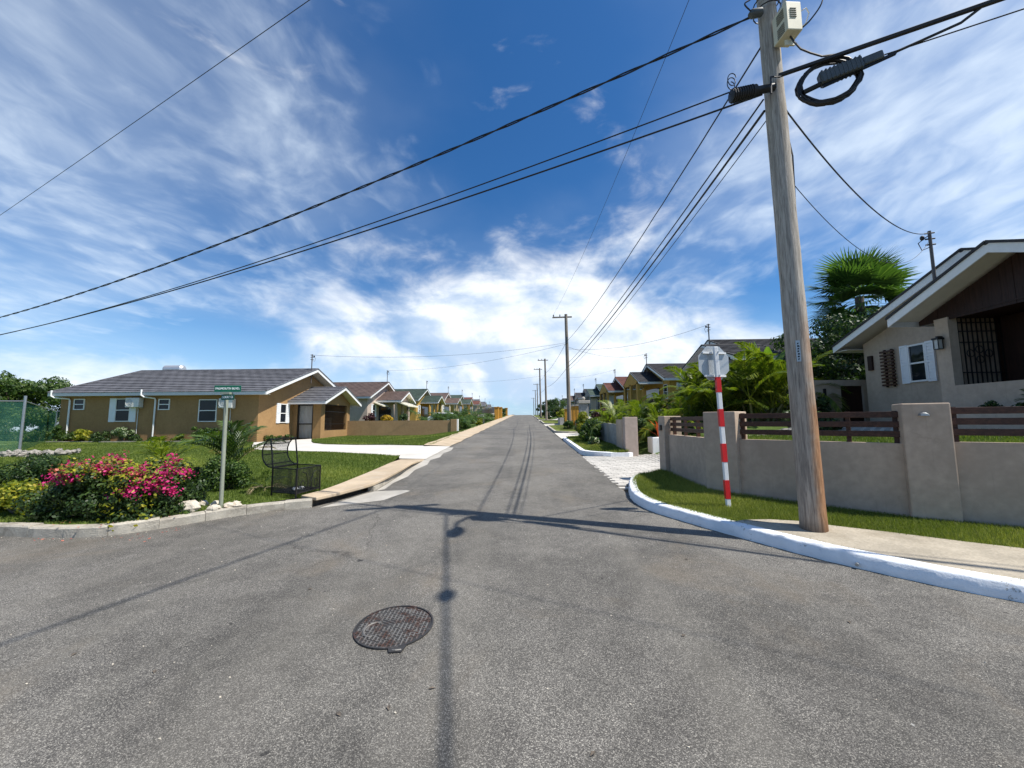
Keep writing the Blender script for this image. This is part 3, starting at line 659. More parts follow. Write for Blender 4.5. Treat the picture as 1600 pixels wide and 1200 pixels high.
# ------------------------------------------------------------------ houses
def tile_slope(mb, e0, e1, r0, r1, rows, cols, amp=.007, step=.045):
    """tiled slope between the eave line e0-e1 and the ridge line r0-r1: lapped, rippled courses"""
    e0, e1, r0, r1 = map(Vector, (e0, e1, r0, r1))
    nrm = (e1-e0).cross(r0-e0).normalized()
    if nrm.z < 0: nrm = -nrm
    vs = []; fs = []
    def pt(u, v): return e0.lerp(e1, u).lerp(r0.lerp(r1, u), v)
    for r in range(rows):
        for kk, (vv, lift) in enumerate(((r/rows-.004, step), ((r+1)/rows, .004))):
            for c in range(cols+1):
                w_ = amp*(.5+.5*math.cos(c*math.pi/2+(r % 2)*math.pi)) if cols > 8 else 0
                vs.append(pt(c/cols, vv)+nrm*(lift+w_))
        b = r*2*(cols+1)
        for c in range(cols):
            fs.append((b+c, b+c+1, b+cols+1+c+1, b+cols+1+c))
            if r: q = b-(cols+1); fs.append((q+c, q+c+1, b+c+1, b+c))
    mb.add(vs, fs); return mb
def window(root, W, wall, u, v0, v1, z0, z1, axis, shutters=0, louv=0, bars=1):
    """axis 'front': on the road-facing wall (u fixed, runs along v); axis 'side': v fixed in u, runs along u"""
    def B(a0, a1, b0, b1, d0, d1):
        if axis == 'front': return W(u+d0, a0, b0), W(u+d1, a1, b1)
        return W(a0, u-d1*wall, b0), W(a1, u-d0*wall, b1)
    def bx(mb, *a):
        q, r = B(*a); mb.box(min(q.x, r.x), max(q.x, r.x), min(q.y, r.y), max(q.y, r.y), min(q.z, r.z), max(q.z, r.z))
    w0, w1 = v0+shutters, v1-shutters; fw = .05
    mb = MB(); bx(mb, w0, w1, z0, z0+fw, .0, .05); bx(mb, w0, w1, z1-fw, z1, .0, .05)
    bx(mb, w0, w0+fw, z0+fw, z1-fw, .0, .05); bx(mb, w1-fw, w1, z0+fw, z1-fw, .0, .05)
    zm = (z0+z1)/2; bx(mb, w0+fw, w1-fw, zm-.025, zm+.025, .0, .045)
    wd = mb.build('window', M['white'], root)
    for a, b in ((z0+fw, zm-.025), (zm+.025, z1-fw)):
        mb = MB(); bx(mb, w0+fw, w1-fw, a, b, .002, .014); mb.build('pane', M['glass'], wd)
    if shutters:
        for a0, a1 in ((v0, w0-.005), (w1+.005, v1)):
            mb = MB(); bx(mb, a0, a1, z0-.02, z1+.02, .0, .022)
            for q in ((a0, a0+.035), (a1-.035, a1)): bx(mb, q[0], q[1], z0-.02, z1+.02, .022, .05)
            for q in ((z0-.02, z0+.04), (z1-.04, z1+.02), (zm-.03, zm+.03)): bx(mb, a0+.035, a1-.035, q[0], q[1], .022, .05)
            s_ = mb.build('shutter', M['shutter'], wd)
            n = louv
            for i in range(n):
                zc_ = z0+.05+(z1-z0-.1)*(i+.5)/n
                if abs(zc_-zm) < .05: continue
                mb = MB(); hh_ = (z1-z0-.1)/n*.42
                q0, r0 = B(a0+.037, a1-.037, zc_-hh_, zc_+hh_, .022, .044)
                if axis == 'front':
                    mb.prism([(q0.x, q0.y, zc_), (r0.x, q0.y, r0.z-.012), (r0.x, q0.y, q0.z)], (0, r0.y-q0.y, 0)) if False else mb.box(min(q0.x, r0.x), max(q0.x, r0.x), min(q0.y, r0.y), max(q0.y, r0.y), min(q0.z, r0.z), max(q0.z, r0.z))
                else: mb.box(min(q0.x, r0.x), max(q0.x, r0.x), min(q0.y, r0.y), max(q0.y, r0.y), min(q0.z, r0.z), max(q0.z, r0.z))
                mb.build('louvre', M['shutter'], s_)
    return wd
def house(side, ridgeY, floor, Xw, S, ez, az_, length, roofm_, wallm_, label, porch, detail=2, ov=.5, sov=.5, group=None, name='bungalow', deep=1.0):
    o_ = 1 if side == 'L' else -1
    W = lambda u, v, z: Vector((Xw+o_*u, ridgeY+v, floor+z))
    root = empty(name, (Xw, ridgeY, floor), label, 'house', group)
    sl_ = (az_-ez)/S; th = .20; sw = S-sov
    und = lambda v: az_-sl_*abs(v)-th
    # body
    mb = MB(); mb.prism([W(0, -sw, -deep), W(0, sw, -deep), W(0, sw, und(sw)), W(0, 0, und(0)), W(0, -sw, und(sw))], (-o_*(length-1.0), 0, 0))
    mb.build('wall', wallm_, root)
    # roof: tiles, deck, ridge cap, boards
    for s_ in (-1, 1):
        mb = MB(); rows = 14 if detail >= 2 else 8; cols = int(length/.16) if detail >= 2 else (12 if detail == 1 else 6)
        tile_slope(mb, W(ov+.03, s_*(S+.05), ez-.05*sl_), W(-length+ov-.03, s_*(S+.05), ez-.05*sl_), W(ov+.03, 0, az_), W(-length+ov-.03, 0, az_), rows, cols)
        mb.build('roof_tiles', roofm_, root)
        mb = MB(); mb.prism([W(ov-.02, s_*.0, az_-.01), W(ov-.02, s_*S, ez-.01), W(ov-.02, s_*S, ez-.06), W(ov-.02, 0, az_-.06)], (-o_*(length-.04), 0, 0))
        mb.build('roof_deck', M['soffit'], root)
        for uu, nm in ((ov, 'bargeboard'), (-length+ov, 'bargeboard')):
            mb = MB(); d_ = o_*.035
            mb.prism([W(uu, 0, az_+.015), W(uu, s_*(S+.03), ez+.015), W(uu, s_*(S+.03), ez-.20), W(uu, 0, az_-.20)], (d_ if uu > 0 else -d_, 0, 0)); mb.build(nm, M['white'], root)
        a = W(ov, s_*(S+.02), ez-.10); b = W(-length+ov, s_*(S+.02), ez-.10)
        mb = MB(); mb.beam(a, b, .04, .19); f_ = mb.build('fascia', M['fascia'], root)
        mb = MB(); mb.prism([W(ov-.03, s_*S, ez-.185), W(ov-.03, s_*sw, ez-.185), W(ov-.03, s_*sw, ez-.165), W(ov-.03, s_*S, ez-.165)], (-o_*(length-.06), 0, 0)); mb.build('soffit', M['soffit'], root)
    for s_ in (-1, 1):
        MB().beam(W(ov+.02, 0, az_+.045), W(ov+.02, s_*(S+.05), ez+.035), .09, .06).build('rake_tile', roofm_, root)
        MB().beam(W(-length+ov-.02, 0, az_+.045), W(-length+ov-.02, s_*(S+.05), ez+.035), .09, .06).build('rake_tile', roofm_, root)
    mb = MB(); mb.tube([W(ov+.05, 0, az_+.02), W(-length+ov-.04, 0, az_+.02)], .06, 6); mb.build('ridge_cap', roofm_, root, smooth=True)
    # porch with its own gable
    pv, ps, pez, paz, pub, puw, v0, v1 = porch      # centre, half span, eave, apex, bargeboard u, wall u, wall v range
    psl = (paz-pez)/ps
    for s_ in (-1, 1):
        mb = MB(); cols = int((pub+.6)/.16) if detail >= 2 else 4
        tile_slope(mb, W(pub+.03, pv+s_*(ps+.04), pez-.04*psl), W(-.3, pv+s_*(ps+.04), pez-.04*psl), W(pub+.03, pv, paz), W(-1.2, pv, paz), 8 if detail >= 2 else 4, cols); mb.build('roof_tiles', roofm_, root)
        mb = MB(); mb.prism([W(pub-.02, pv, paz-.01), W(pub-.02, pv+s_*ps, pez-.01), W(pub-.02, pv+s_*ps, pez-.06), W(pub-.02, pv, paz-.06)], (-o_*(pub+.3), 0, 0)); mb.build('roof_deck', M['soffit'], root)
        mb = MB(); mb.prism([W(pub, pv, paz+.015), W(pub, pv+s_*(ps+.03), pez+.015), W(pub, pv+s_*(ps+.03), pez-.20), W(pub, pv, paz-.20)], (o_*.035, 0, 0)); mb.build('bargeboard', M['white'], root)
        mb = MB(); mb.beam(W(pub, pv+s_*(ps+.02), pez-.10), W(0, pv+s_*(ps+.02), pez-.10), .04, .19); mb.build('fascia', M['fascia'], root)
    for s_ in (-1, 1): MB().beam(W(pub+.02, pv, paz+.045), W(pub+.02, pv+s_*(ps+.05), pez+.035), .09, .06).build('rake_tile', roofm_, root)
    mb = MB(); mb.tube([W(pub+.05, pv, paz+.02), W(-.6, pv, paz+.02)], .055, 6); mb.build('ridge_cap', roofm_, root, smooth=True)
    root['_'] = 0; del root['_']
    return root, W, (lambda v: paz-psl*abs(v-pv)-.10)
def bars(root, name, pts_pairs, w, mat, parent=None):
    for a, b in pts_pairs: MB().beam(a, b, w, w).build(name, mat, parent or root)
def mast(root, W, u, v, z0, z1, o_):
    mb = MB(); mb.tube([W(u, v, z0), W(u, v, z1)], .036, 8); m_ = mb.build('service_mast', M['mast'], root, smooth=True)
    mb = MB()
    for dz_ in (.06, .22, .38): mb.tube([W(u-.10, v-.03, z1-dz_), W(u+.10, v+.03, z1-dz_)], .02, 6)
    mb.ball(W(u+.1, v+.1, z1-.15), .05, .05, .07); mb.tube([W(u, v, z1-.1), W(u+.18, v+.14, z1-.28), W(u+.14, v+.1, z1-.5), W(u+.02, v, z1-.45)], .012, 5); mb.build('weatherhead', M['cable'], m_)
def ac_unit(root, x, y, z, o_dir, mat=None):
    """split-unit condenser on a wall facing -Y; o_dir unused"""
    w, h, d = .82, .56, .30
    mb = MB(); mb.box(x-w/2, x+w/2, y-d-.06, y-.06, z, z+h); a = mb.build('air_conditioner', M['acwhite'], root, bevel=.02)
    mb = MB(); cx = x-.16; cz = z+h/2; yy_ = y-d-.064
    ring = [(cx+.22*math.cos(q), yy_, cz+.22*math.sin(q)) for q in np.linspace(0, 2*math.pi, 25)]
    mb.tube(ring, .012, 5)
    for rr in (.06, .11, .165): mb.tube([(cx+rr*math.cos(q), yy_, cz+rr*math.sin(q)) for q in np.linspace(0, 2*math.pi, 19)], .005, 4)
    for q in np.linspace(0, math.pi, 5)[:-1]: mb.beam((cx-.22*math.cos(q), yy_, cz-.22*math.sin(q)), (cx+.22*math.cos(q), yy_, cz+.22*math.sin(q)), .008, .008)
    mb.build('fan_grille', M['acwhite'], a)
    mb = MB(); mb.add([(cx+.2*math.cos(q), yy_+.002, cz+.2*math.sin(q)) for q in np.linspace(0, 2*math.pi, 24, endpoint=False)], [tuple(range(24))]); mb.build('fan', M['galv'], a)
    for q in (-.3, .3): MB().beam((x+q, y-.2, z-.03), (x+q, y, z-.03), .03, .03).build('bracket', M['alu'], a)
    mb = MB(); mb.tube([(x+.12, y-.12, z), (x+.10, y-.05, z-.15), (x+.10, y-.05, z-1.55)], .018, 6); mb.build('drain_pipe', M['alu'], a)

# ---- the long tan house on the left corner
R, W, pu = house('L', 27.2, .45, -15.75, 5.4, 2.95, 4.95, 13.2, M['roof_grey'], M['wall_tan'],
                 'long tan bungalow with charcoal roof and white gable boards behind the left lawn',
                 (.55, 2.75, 2.52, 3.65, 2.55, 1.95, -1.6, 2.65), ov=.7, sov=.40)
H1 = R
sw = -5.0     # near side wall (v)
# side wall faces the camera: windows given by u along the wall
def side_win(x0, x1, z0, z1, sh=0): window(R, W, 1, sw, x0+15.75, x1+15.75, z0-.45, z1-.45, 'side', sh, 9 if sh else 0)
side_win(-27.1, -26.43, 2.40, 3.06); side_win(-24.85, -23.2, 1.68, 3.06, .36); side_win(-21.85, -21.15, 2.36, 3.02); side_win(-19.36, -18.25, 1.64, 2.97)
ac_unit(R, -23.15, 22.2, 2.52, 1); ac_unit(R, -17.5, 22.2, 2.44, 1)
for xg, xw in ((-28.0, -27.3), (-22.5, -22.0)):       # downpipes with offset at the eaves
    MB().tube([(xg, 21.72, 3.55), (xg, 21.72, 3.22), (xg+.12, 21.78, 3.12), (xw-.05, 22.12, 3.05), (xw, 22.12, 2.95), (xw, 22.12, .62), (xw-.12, 22.0, .5)], .045, 8).build('downpipe', M['white'], R, smooth=True)
window(R, W, 1, 0., -3.35, -2.05, 1.10, 2.33, 'front', .32, 9)
# wall lamp
mb = MB(); mb.box(-15.75, -15.65, 25.62, 25.74, 2.42, 2.56); mb.tube([(-15.63, 25.68, 2.45), (-15.57, 25.68, 2.3), (-15.63, 25.68, 2.0)], [.05, .07, .02], 8); mb.build('wall_lamp', M['lampglass'], R)
# porch walls: pillars, sill and lintel round a real opening
pb = MB(); f0 = -1.6; f1 = 2.65
pb.box(-14.02, -13.8, 25.6, 26.1, -.3, 3.0); pb.box(-14.02, -13.8, 29.35, 29.85, -.3, 3.0); pb.box(-14.02, -13.8, 26.1, 29.35, -.3, 1.0); pb.box(-14.02, -13.8, 26.1, 29.35, 2.82, 3.0)
pb.prism([(-13.8, 25.6, 3.0), (-13.8, 29.85, 3.0), (-13.8, 29.85, 3.02), (-13.8, 27.75, 3.98), (-13.8, 25.6, 3.08)], (-.22, 0, 0))
pb.box(-15.75, -15.45, 25.6, 25.8, -.3, 3.0); pb.box(-14.35, -14.02, 25.6, 25.8, -.3, 3.0); pb.box(-15.45, -14.35, 25.6, 25.8, 2.80, 3.0)
pb.box(-15.75, -14.02, 29.65, 29.85, -.3, 3.0); pb.box(-15.75, -13.8, 25.6, 29.85, -.3, .44)
pb.build('porch_wall', M['wall_tan'], R)
MB().box(-15.80, -15.65, 26.0, 29.6, .46, 2.9).build('porch_back_panel', M['glass'], R)
gm = MB(); gm.box(-15.44, -14.36, 25.66, 25.70, .46, .52); gm.box(-15.44, -14.36, 25.66, 25.70, 2.70, 2.78); gm.box(-15.44, -14.38, 25.66, 25.70, 1.42, 1.50)
gm.box(-15.44, -15.36, 25.64, 25.72, .46, 2.78); gm.box(-14.44, -14.36, 25.64, 25.72, .46, 2.78); gate = gm.build('security_gate', M['iron'], R)
bars(R, 'gate_bar', [((-15.30+.095*i, 25.68, .5), (-15.30+.095*i, 25.68, 2.72)) for i in range(10)], .022, M['galv'], gate)
MB().box(-15.43, -14.37, 25.90, 25.94, .46, 2.75).build('door_leaf', M['fascia'], R)
gm = MB(); gm.box(-13.93, -13.89, 26.1, 29.35, 1.0, 1.05); gm.box(-13.93, -13.89, 26.1, 29.35, 2.77, 2.82); gm.box(-13.93, -13.89, 26.1, 29.35, 1.42, 1.46); gm.box(-13.93, -13.89, 26.1, 29.35, 2.3, 2.34); gr_ = gm.build('porch_grille', M['iron'], R)
bars(R, 'grille_bar', [((-13.91, 26.22+.16*i, 1.03), (-13.91, 26.22+.16*i, 2.8)) for i in range(20)], .02, M['iron'], gr_)
mb = MB(); mb.box(-15.0, -14.9, 26.2, 29.2, 1.0, 1.9)
for i in range(14): mb.box(-14.95, -14.90, 26.3+.2*i, 26.36+.2*i, .6, 1.9)
mb.build('porch_screen', M['wall_tan2'], R)
mast(R, W, .45, -.35, 3.9, 6.0, 1)
# solar water tank lying on the far slope
mb = MB(); mb.tube([(-27.3, 28.0, 5.62), (-27.2, 28.0, 5.62), (-25.9, 28.0, 5.62), (-25.8, 28.0, 5.62)], [.20, .32, .32, .20], 16); tk = mb.build('water_heater', M['tank'], R, smooth=True)
MB().box(-27.0, -26.1, 27.9, 28.1, 4.9, 5.4).build('tank_cradle', M['galv'], tk)

# ---- the beige house on the right
R, W, pu = house('R', 10.0, 1.5, 12.0, 4.35, 2.70, 4.42, 13.0, M['roof_dark'], M['wall_rh'],
                 'grey-beige bungalow with dark wood gable and iron grille behind the slatted wall',
                 (-1.7, 2.36, 2.78, 3.84, 2.0, 1.4, -4.0, .1), ov=.6, deep=.6)
window(R, W, 1, 0., 1.50, 2.52, 1.20, 2.36, 'front', .24, 11)
# trellis rack and plaque on the facade
mb = MB(); mb.box(11.94, 12.0, 12.78, 12.82, 2.62, 3.86); mb.box(11.94, 12.0, 13.02, 13.06, 2.62, 3.86); tr_ = mb.build('wall_trellis', M['wooddark'], R)
for i in range(11): MB().box(11.90, 11.94, 12.68, 13.16, 2.66+i*.11, 2.72+i*.11).build('trellis_slat', M['slat'], tr_)
MB().box(11.93, 12.0, 13.50, 13.66, 3.25, 3.75).build('wall_plaque', M['wooddark'], R)
# porch: side wall and front piers with an open middle
pb = MB(); pb.box(10.6, 10.82, 9.80, 10.12, .9, 4.12); pb.box(10.82, 12.0, 9.96, 10.12, .9, 4.12); pb.box(10.6, 10.82, 5.9, 9.80, .9, 2.40); pb.box(10.6, 10.82, 5.9, 6.3, 2.40, 4.12)
pb.box(10.82, 12.0, 5.9, 6.05, .9, 4.12); pb.box(10.6, 12.0, 6.0, 10.1, .9, 1.5); pb.build('porch_wall', M['wall_rh'], R)
MB().box(11.90, 12.02, 6.06, 9.94, 1.5, 4.11).build('porch_dark_panel', M['wooddark'], R)  # dark board across the back wall, stands in for the unlit porch interior
MB().box(10.62, 12.0, 6.0, 10.1, 4.13, 4.17).build('porch_ceiling', M['wooddark'], R)
# gable planks, each its own board
gw = MB().prism([(10.68, 10.3, 4.12), (10.68, 6.3, 4.12), (10.68, 8.3, 5.10)], (.06, 0, 0)).build('gable_panel', M['wooddark'], R)
y = 6.02
while y < 10.5:
    y1 = y+.118; zt0 = 1.5+pu(y-10)-.06; zt1 = 1.5+pu(y1-10)-.06
    dd_ = random.uniform(0, .008)
    if min(zt0, zt1) > 4.09: MB().prism([(10.64-dd_, y, 4.06), (10.64-dd_, y1, 4.06), (10.64-dd_, y1, zt1), (10.64-dd_, y, zt0)], (.03, 0, 0)).build('gable_plank', M['wooddark'], gw)
    y += .122
# iron grille folded against the porch side wall
gm = MB(); Yg = 9.84
for z in (2.42, 2.72, 3.48, 3.76, 3.98): gm.box(10.74, 11.92, Yg-.012, Yg+.012, z-.012, z+.012)
gm.box(10.72, 10.75, Yg-.015, Yg+.015, 2.40, 4.1); gm.box(11.90, 11.93, Yg-.015, Yg+.015, 2.40, 4.1); gr_ = gm.build('iron_grille', M['iron'], R)
bars(R, 'grille_bar', [((10.86+.115*i, Yg, 2.40), (10.86+.115*i, Yg, 4.1)) for i in range(10)], .02, M['iron'], gr_)
mb = MB()
for cx_, cz_ in ((11.1, 3.2), (11.32, 3.05), (11.32, 3.3), (11.54, 3.2)): mb.tube([(cx_+.09*math.cos(q), Yg-.01, cz_+.09*math.sin(q)) for q in np.linspace(0, 2*math.pi, 13)], .012, 5)
mb.build('grille_scroll', M['iron'], gr_)
# lantern
mb = MB(); mb.box(10.46, 10.60, 9.95, 9.99, 3.63, 3.67); mb.box(10.41, 10.57, 9.89, 10.05, 3.58, 3.625); mb.box(10.43, 10.55, 9.91, 10.03, 3.33, 3.345)
for a in ((10.432, 9.912), (10.548, 9.912), (10.548, 10.028), (10.432, 10.028)): mb.beam((a[0], a[1], 3.34), (a[0], a[1], 3.585), .013, .013)
ln = mb.build('wall_lantern', M['iron'], R); MB().box(10.442, 10.538, 9.922, 10.018, 3.347, 3.578).build('lantern_glass', M['lampglass'], ln)
mast(R, W, 1.0, .36, 3.4, 5.15, -1)
struct(MB().box(9.7, 9.86, 4.5, 9.6, 1.2, 1.80).build('planter_wall', M['wall_fence'], bevel=.02))
struct(MB().box(9.86, 10.6, 4.5, 9.6, 1.2, 1.72).build('planter_soil', M['soil']))

# ---- the rows of houses further up the street
left = [(42.7, 1.12, 4.95, M['roof_brown'], M['wall_pink'], 'beige bungalow with brown roof and cream awnings beyond the tan boundary wall', 2),
        (60, 1.75, 5.0, M['roof_green'], M['wall_yel'], 'yellow bungalow with green roof, third house up the left side', 2),
        (77, 2.35, 5.0, M['roof_brown'], M['wall_cream'], 'cream bungalow with brown roof, fourth house up the left side', 1),
        (94, 3.05, 5.0, M['roof_green'], M['wall_yel'], 'yellow bungalow with green roof, fifth house up the left side', 1),
        (112, 3.55, 5.0, M['roof_red'], M['wall_cream'], 'cream bungalow with red roof far up the left side', 1),
        (130, 3.95, 5.0, M['roof_grey'], M['wall_pink'], 'beige bungalow with grey roof beyond the red roofed one on the left', 1),
        (148, 4.0, 5.0, M['roof_grey'], M['wall_cream'], 'small grey roofed bungalow near the crest on the left', 1),
        (166, 3.7, 5.0, M['roof_dark'], M['wall_yel'], 'dark roofed bungalow at the crest on the left', 1),
        (184, 3.1, 5.0, M['roof_brown'], M['wall_cream'], 'farthest roof showing on the left of the street', 1)]
right = [(23.85, 2.05, 4.35, M['roof_dark'], M['wall_pink'], 'dark roofed bungalow behind the palms and octagonal sign', 2, (-2.2, 3.2, 2.55, 3.68)),
         (36.0, 2.35, 4.35, M['roof_dark'], M['wall_yel'], 'yellow bungalow with dark roof and air conditioner behind the palms', 2, (.4, 2.7, 2.55, 3.68)),
         (48.5, 2.55, 4.4, M['roof_red'], M['wall_yel'], 'bungalow with red tiled roof on the right side', 2, (.4, 2.7, 2.55, 3.68)),
         (61.5, 2.85, 4.4, M['roof_green'], M['wall_grey'], 'grey bungalow with dark green roof on the right side', 1, (.4, 2.7, 2.55, 3.68)),
         (74.5, 3.15, 4.4, M['roof_dark'], M['wall_pink'], 'dark roofed bungalow beyond the green roofed one on the right', 1, (.4, 2.7, 2.55, 3.68)),
         (88, 3.4, 4.4, M['roof_brown'], M['wall_cream'], 'brown roofed bungalow further up the right side', 1, (.4, 2.7, 2.55, 3.68)),
         (102, 3.6, 4.4, M['roof_dark'], M['wall_grey'], 'small dark roofed bungalow far up the right side', 1, (.4, 2.7, 2.55, 3.68)),
         (117, 3.8, 4.4, M['roof_grey'], M['wall_cream'], 'farthest bungalow roof showing on the right side', 1, (.4, 2.7, 2.55, 3.68))]
def far_porch(R, W, wallm_, pv, ps, pez, pu_, o_, det):
    """open porch: piers, sill, gable wall, dark panel for the unlit opening behind, plus front window and side window"""
    f0, f1 = pv-ps+.35, pv+ps-.35; mb = MB()
    def bx(u0, u1, v0, v1, z0, z1, m_=mb):
        a, b = W(u0, v0, z0), W(u1, v1, z1); m_.box(min(a.x, b.x), max(a.x, b.x), min(a.y, b.y), max(a.y, b.y), a.z, b.z)
    for v in (f0, (f0+f1)/2-.2, f1-.4): bx(1.88, 2.1, v, v+.4, -.8, pez)
    bx(1.90, 2.08, f0+.4, f1-.4, -.8, .55); bx(0, 2.08, f0, f1, -.8, .02)
    q = [W(2.1, f0, pez-.12), W(2.1, f1, pez-.12), W(2.1, f1, pu_(f1)), W(2.1, pv, pu_(pv)), W(2.1, f0, pu_(f0))]; mb.prism(q, (-o_*.18, 0, 0))
    mb.build('porch_wall', wallm_, R)
    d_ = MB(); bx(.0, .06, f0+.5, f1-.6, .05, 2.1, d_); d_.build('porch_dark_panel', M['glass'], R)
    g_ = MB()
    for i in range(12): v = f0+.45+(f1-f0-.9)*i/11; g_.beam(W(2.0, v, .55), W(2.0, v, pez-.12), .025, .025)
    g_.build('porch_grille', M['iron'], R)
for i, (yr, fl, S_, rm, wm, lab, det) in enumerate(left):
    R, W, pu_ = house('L', yr, fl, -15.9, S_, 2.97, 4.87, 13.0, rm, wm, lab, (.5, 2.7, 2.72, 3.82, 2.7, 2.1, -1.6, 2.6), detail=det, deep=1.3, group='bungalows up the left side')
    far_porch(R, W, wm, .5, 2.7, 2.72, pu_, 1, det); mast(R, W, .45, -.3, 3.9, 6.2, 1)
    window(R, W, 1, 0., -3.5, -2.2, 1.0, 2.25, 'front', .3, 0)
    window(R, W, 1, -(S_-.5), -4.6, -3.4, 1.0, 2.25, 'side', 0)
    if i == 0:      # cream awnings on the beige house
        for (u0, v0, v1) in ((2.75, -2.2, 2.0), (.3, -1.0, -2.9)):
            mb = MB(); mb.prism([W(u0-.9, v0, 2.75), W(u0+.7, v0, 2.15), W(u0+.7, v0, 2.05), W(u0-.9, v0, 2.65)], (0, v1-v0, 0)); aw = mb.build('awning', M['awning'], R)
            for k_ in range(7):
                v = v0+(v1-v0)*(k_+.5)/7; MB().beam(W(u0-.9, v, 2.77), W(u0+.7, v, 2.17), .06, .03).build('awning_rib', M['white'], aw)
for i, (yr, fl, S_, rm, wm, lab, det, (pv_, ps_, pe_, pa_)) in enumerate(right):
    R, W, pu_ = house('R', yr, fl, 12.0, S_, 2.66, 4.40, 12.0, rm, wm, lab, (pv_, ps_, pe_, pa_, 2.0, 1.4, 0, 0), detail=det, ov=.6, deep=1.3, group='bungalows up the right side')
    far_porch(R, W, wm, pv_, ps_, pe_, pu_, -1, det); mast(R, W, .7, -.3, 3.4, 5.4, -1)
    window(R, W, 1, 0., -3.4, -2.5, 1.0, 2.25, 'front', .0, 0)
    window(R, W, 1, -(S_-.5), -3.6, -2.2, 1.0, 2.25, 'side', 0)
    if i == 1: ac_unit(R, 12.9, yr-(S_-.5), fl+1.75, -1)

# ------------------------------------------------------------------ corner boundary wall on the right
FR = empty('boundary_wall', (3.3, 6.7, .35), 'grey-beige corner wall with pillars and dark wooden slats, right of the street', 'wall')
def pier(a, b, z0, z1, d=.36):
    a = Vector((*a, 0)); b = Vector((*b, 0)); t_ = (b-a).normalized(); nn = Vector((-t_.y, t_.x, 0))
    q = [a-nn*.04, b-nn*.04, b+nn*d, a+nn*d]
    o = MB().prism([(x.x, x.y, z0) for x in q], (0, 0, z1-z0)).build('pillar', M['wall_fence'], FR, bevel=.015); return o
def panel(a, b, z0, z1, zt, posts):
    a = Vector((*a, 0)); b = Vector((*b, 0)); t_ = (b-a).normalized(); nn = Vector((-t_.y, t_.x, 0))
    q = [a+nn*.05, b+nn*.05, b+nn*.20, a+nn*.20]
    MB().prism([(x.x, x.y, z0) for x in q], (0, 0, z1-z0)).build('wall_panel', M['wall_fence'], FR)
    c = nn*.115
    n = 3; hgt_ = (zt-z1-.04)/n
    for i in range(n):
        z = z1+.05+hgt_*(i+.55)
        MB().beam(a+c+Vector((0, 0, z)), b+c+Vector((0, 0, z)), .035, hgt_*.62).build('slat', M['slat'], FR, bevel=.004)
    L = (b-a).length
    for s_ in posts:
        q = a.lerp(b, s_)+nn*.165
        MB().beam((q.x, q.y, z1-.0), (q.x, q.y, zt), .06, .05, t_).build('slat_post', M['slat'], FR)
P1 = ((3.10, 9.02), (3.13, 8.72)); P2 = ((3.16, 6.93), (3.48, 6.49)); P3 = ((4.90, 5.2), (5.29, 4.98))
pier(*P1, .15, 1.68); pier(*P2, .15, 1.73); p3 = pier(*P3, .1, 1.79)
panel(P1[1], P2[0], .15, 1.27, 1.66, (.04, .35, .66, .96)); panel(P2[1], P3[0], .15, 1.27, 1.70, (.03, .40, .72, .97))
P4 = ((8.3, 3.24), (8.7, 3.02)); panel(P3[1], P4[0], .1, 1.30, 1.74, (.02, .3, .55, .78, .97)); pier(*P4, .1, 1.8)
panel(P4[1], (14, .6), .1, 1.3, 1.74, (.02, .25, .5, .75)); 
# half round step light on the pillar face
ta = (Vector((*P3[1], 0))-Vector((*P3[0], 0))).normalized(); na = Vector((ta.y, -ta.x, 0)); cc = Vector((*P3[0], 1.63)).lerp(Vector((*P3[1], 1.63)), .45)+na*.042
vs = [cc+ta*(.055*math.cos(q))+Vector((0, 0, .05*math.sin(q))) for q in np.linspace(0, math.pi, 10)]+[cc+na*.04+ta*(.04*math.cos(q))+Vector((0, 0, .03*math.sin(q))) for q in np.linspace(0, math.pi, 10)]
MB().add(vs, [(i, i+1, 11+i, 10+i) for i in range(9)]+[tuple(range(10, 20))]).build('step_light', M['galv'], p3)
ca = Vector((3.07, 8.86, 1.40)); MB().box(3.045, 3.075, 8.82, 8.92, 1.36, 1.48).build('doorbell', M['iron'], FR)

# ------------------------------------------------------------------ octagonal traffic sign seen from behind
base = Vector((2.96, 5.87, .335)); top = Vector((2.90, 5.87, 2.70))
SS = empty('traffic_sign', base, 'octagonal metal sign seen from behind on red and white banded post', 'road sign')
ax = (top-base).normalized()
MB().beam(base-ax*.15, top, .062, .05, (0, 1, 0)).build('post', M['postwhite'], SS, bevel=.008)
pt = lambda y_: base.lerp(top, (790-y_)/245.)
for y0, y1 in ((782, 754), (727, 699), (673, 646), (620, 596)):
    MB().beam(pt(y0-3), pt(y1-3), .067, .055, (0, 1, 0)).build('red_band', M['red'], SS)
oc = top-ax*.24+Vector((0.0, .075, 0)); yawo = rad(13)
ex = Vector((math.cos(yawo), math.sin(yawo), 0)); ez_ = Vector((0, 0, 1)); ey = ex.cross(ez_)*-1
ro = .285
octp = [oc+ex*(ro*math.cos(rad(22.5+45*i)))+ez_*(ro*math.sin(rad(22.5+45*i))) for i in range(8)]
pl = MB().prism([q+ey*.004 for q in octp], ey*.003).build('plate', M['signback'], SS)
MB().prism([oc+(q-oc)*.985+ey*.0075 for q in octp], ey*.001).build('plate_face', M['red'], pl)
for dz_ in (.155, -.20):
    c0 = oc+ez_*dz_-ey*.012; w_ = .20 if dz_ > 0 else .18
    MB().beam(c0-ex*w_, c0+ex*w_, .03, .026, (0, 0, 1)).build('bracket', M['postwhite'], SS)
for dz_ in (.155, -.20): MB().tube([oc+ez_*dz_-ey*.06, oc+ez_*dz_-ey*.11], .012, 6).build('bolt', M['galv'], SS)

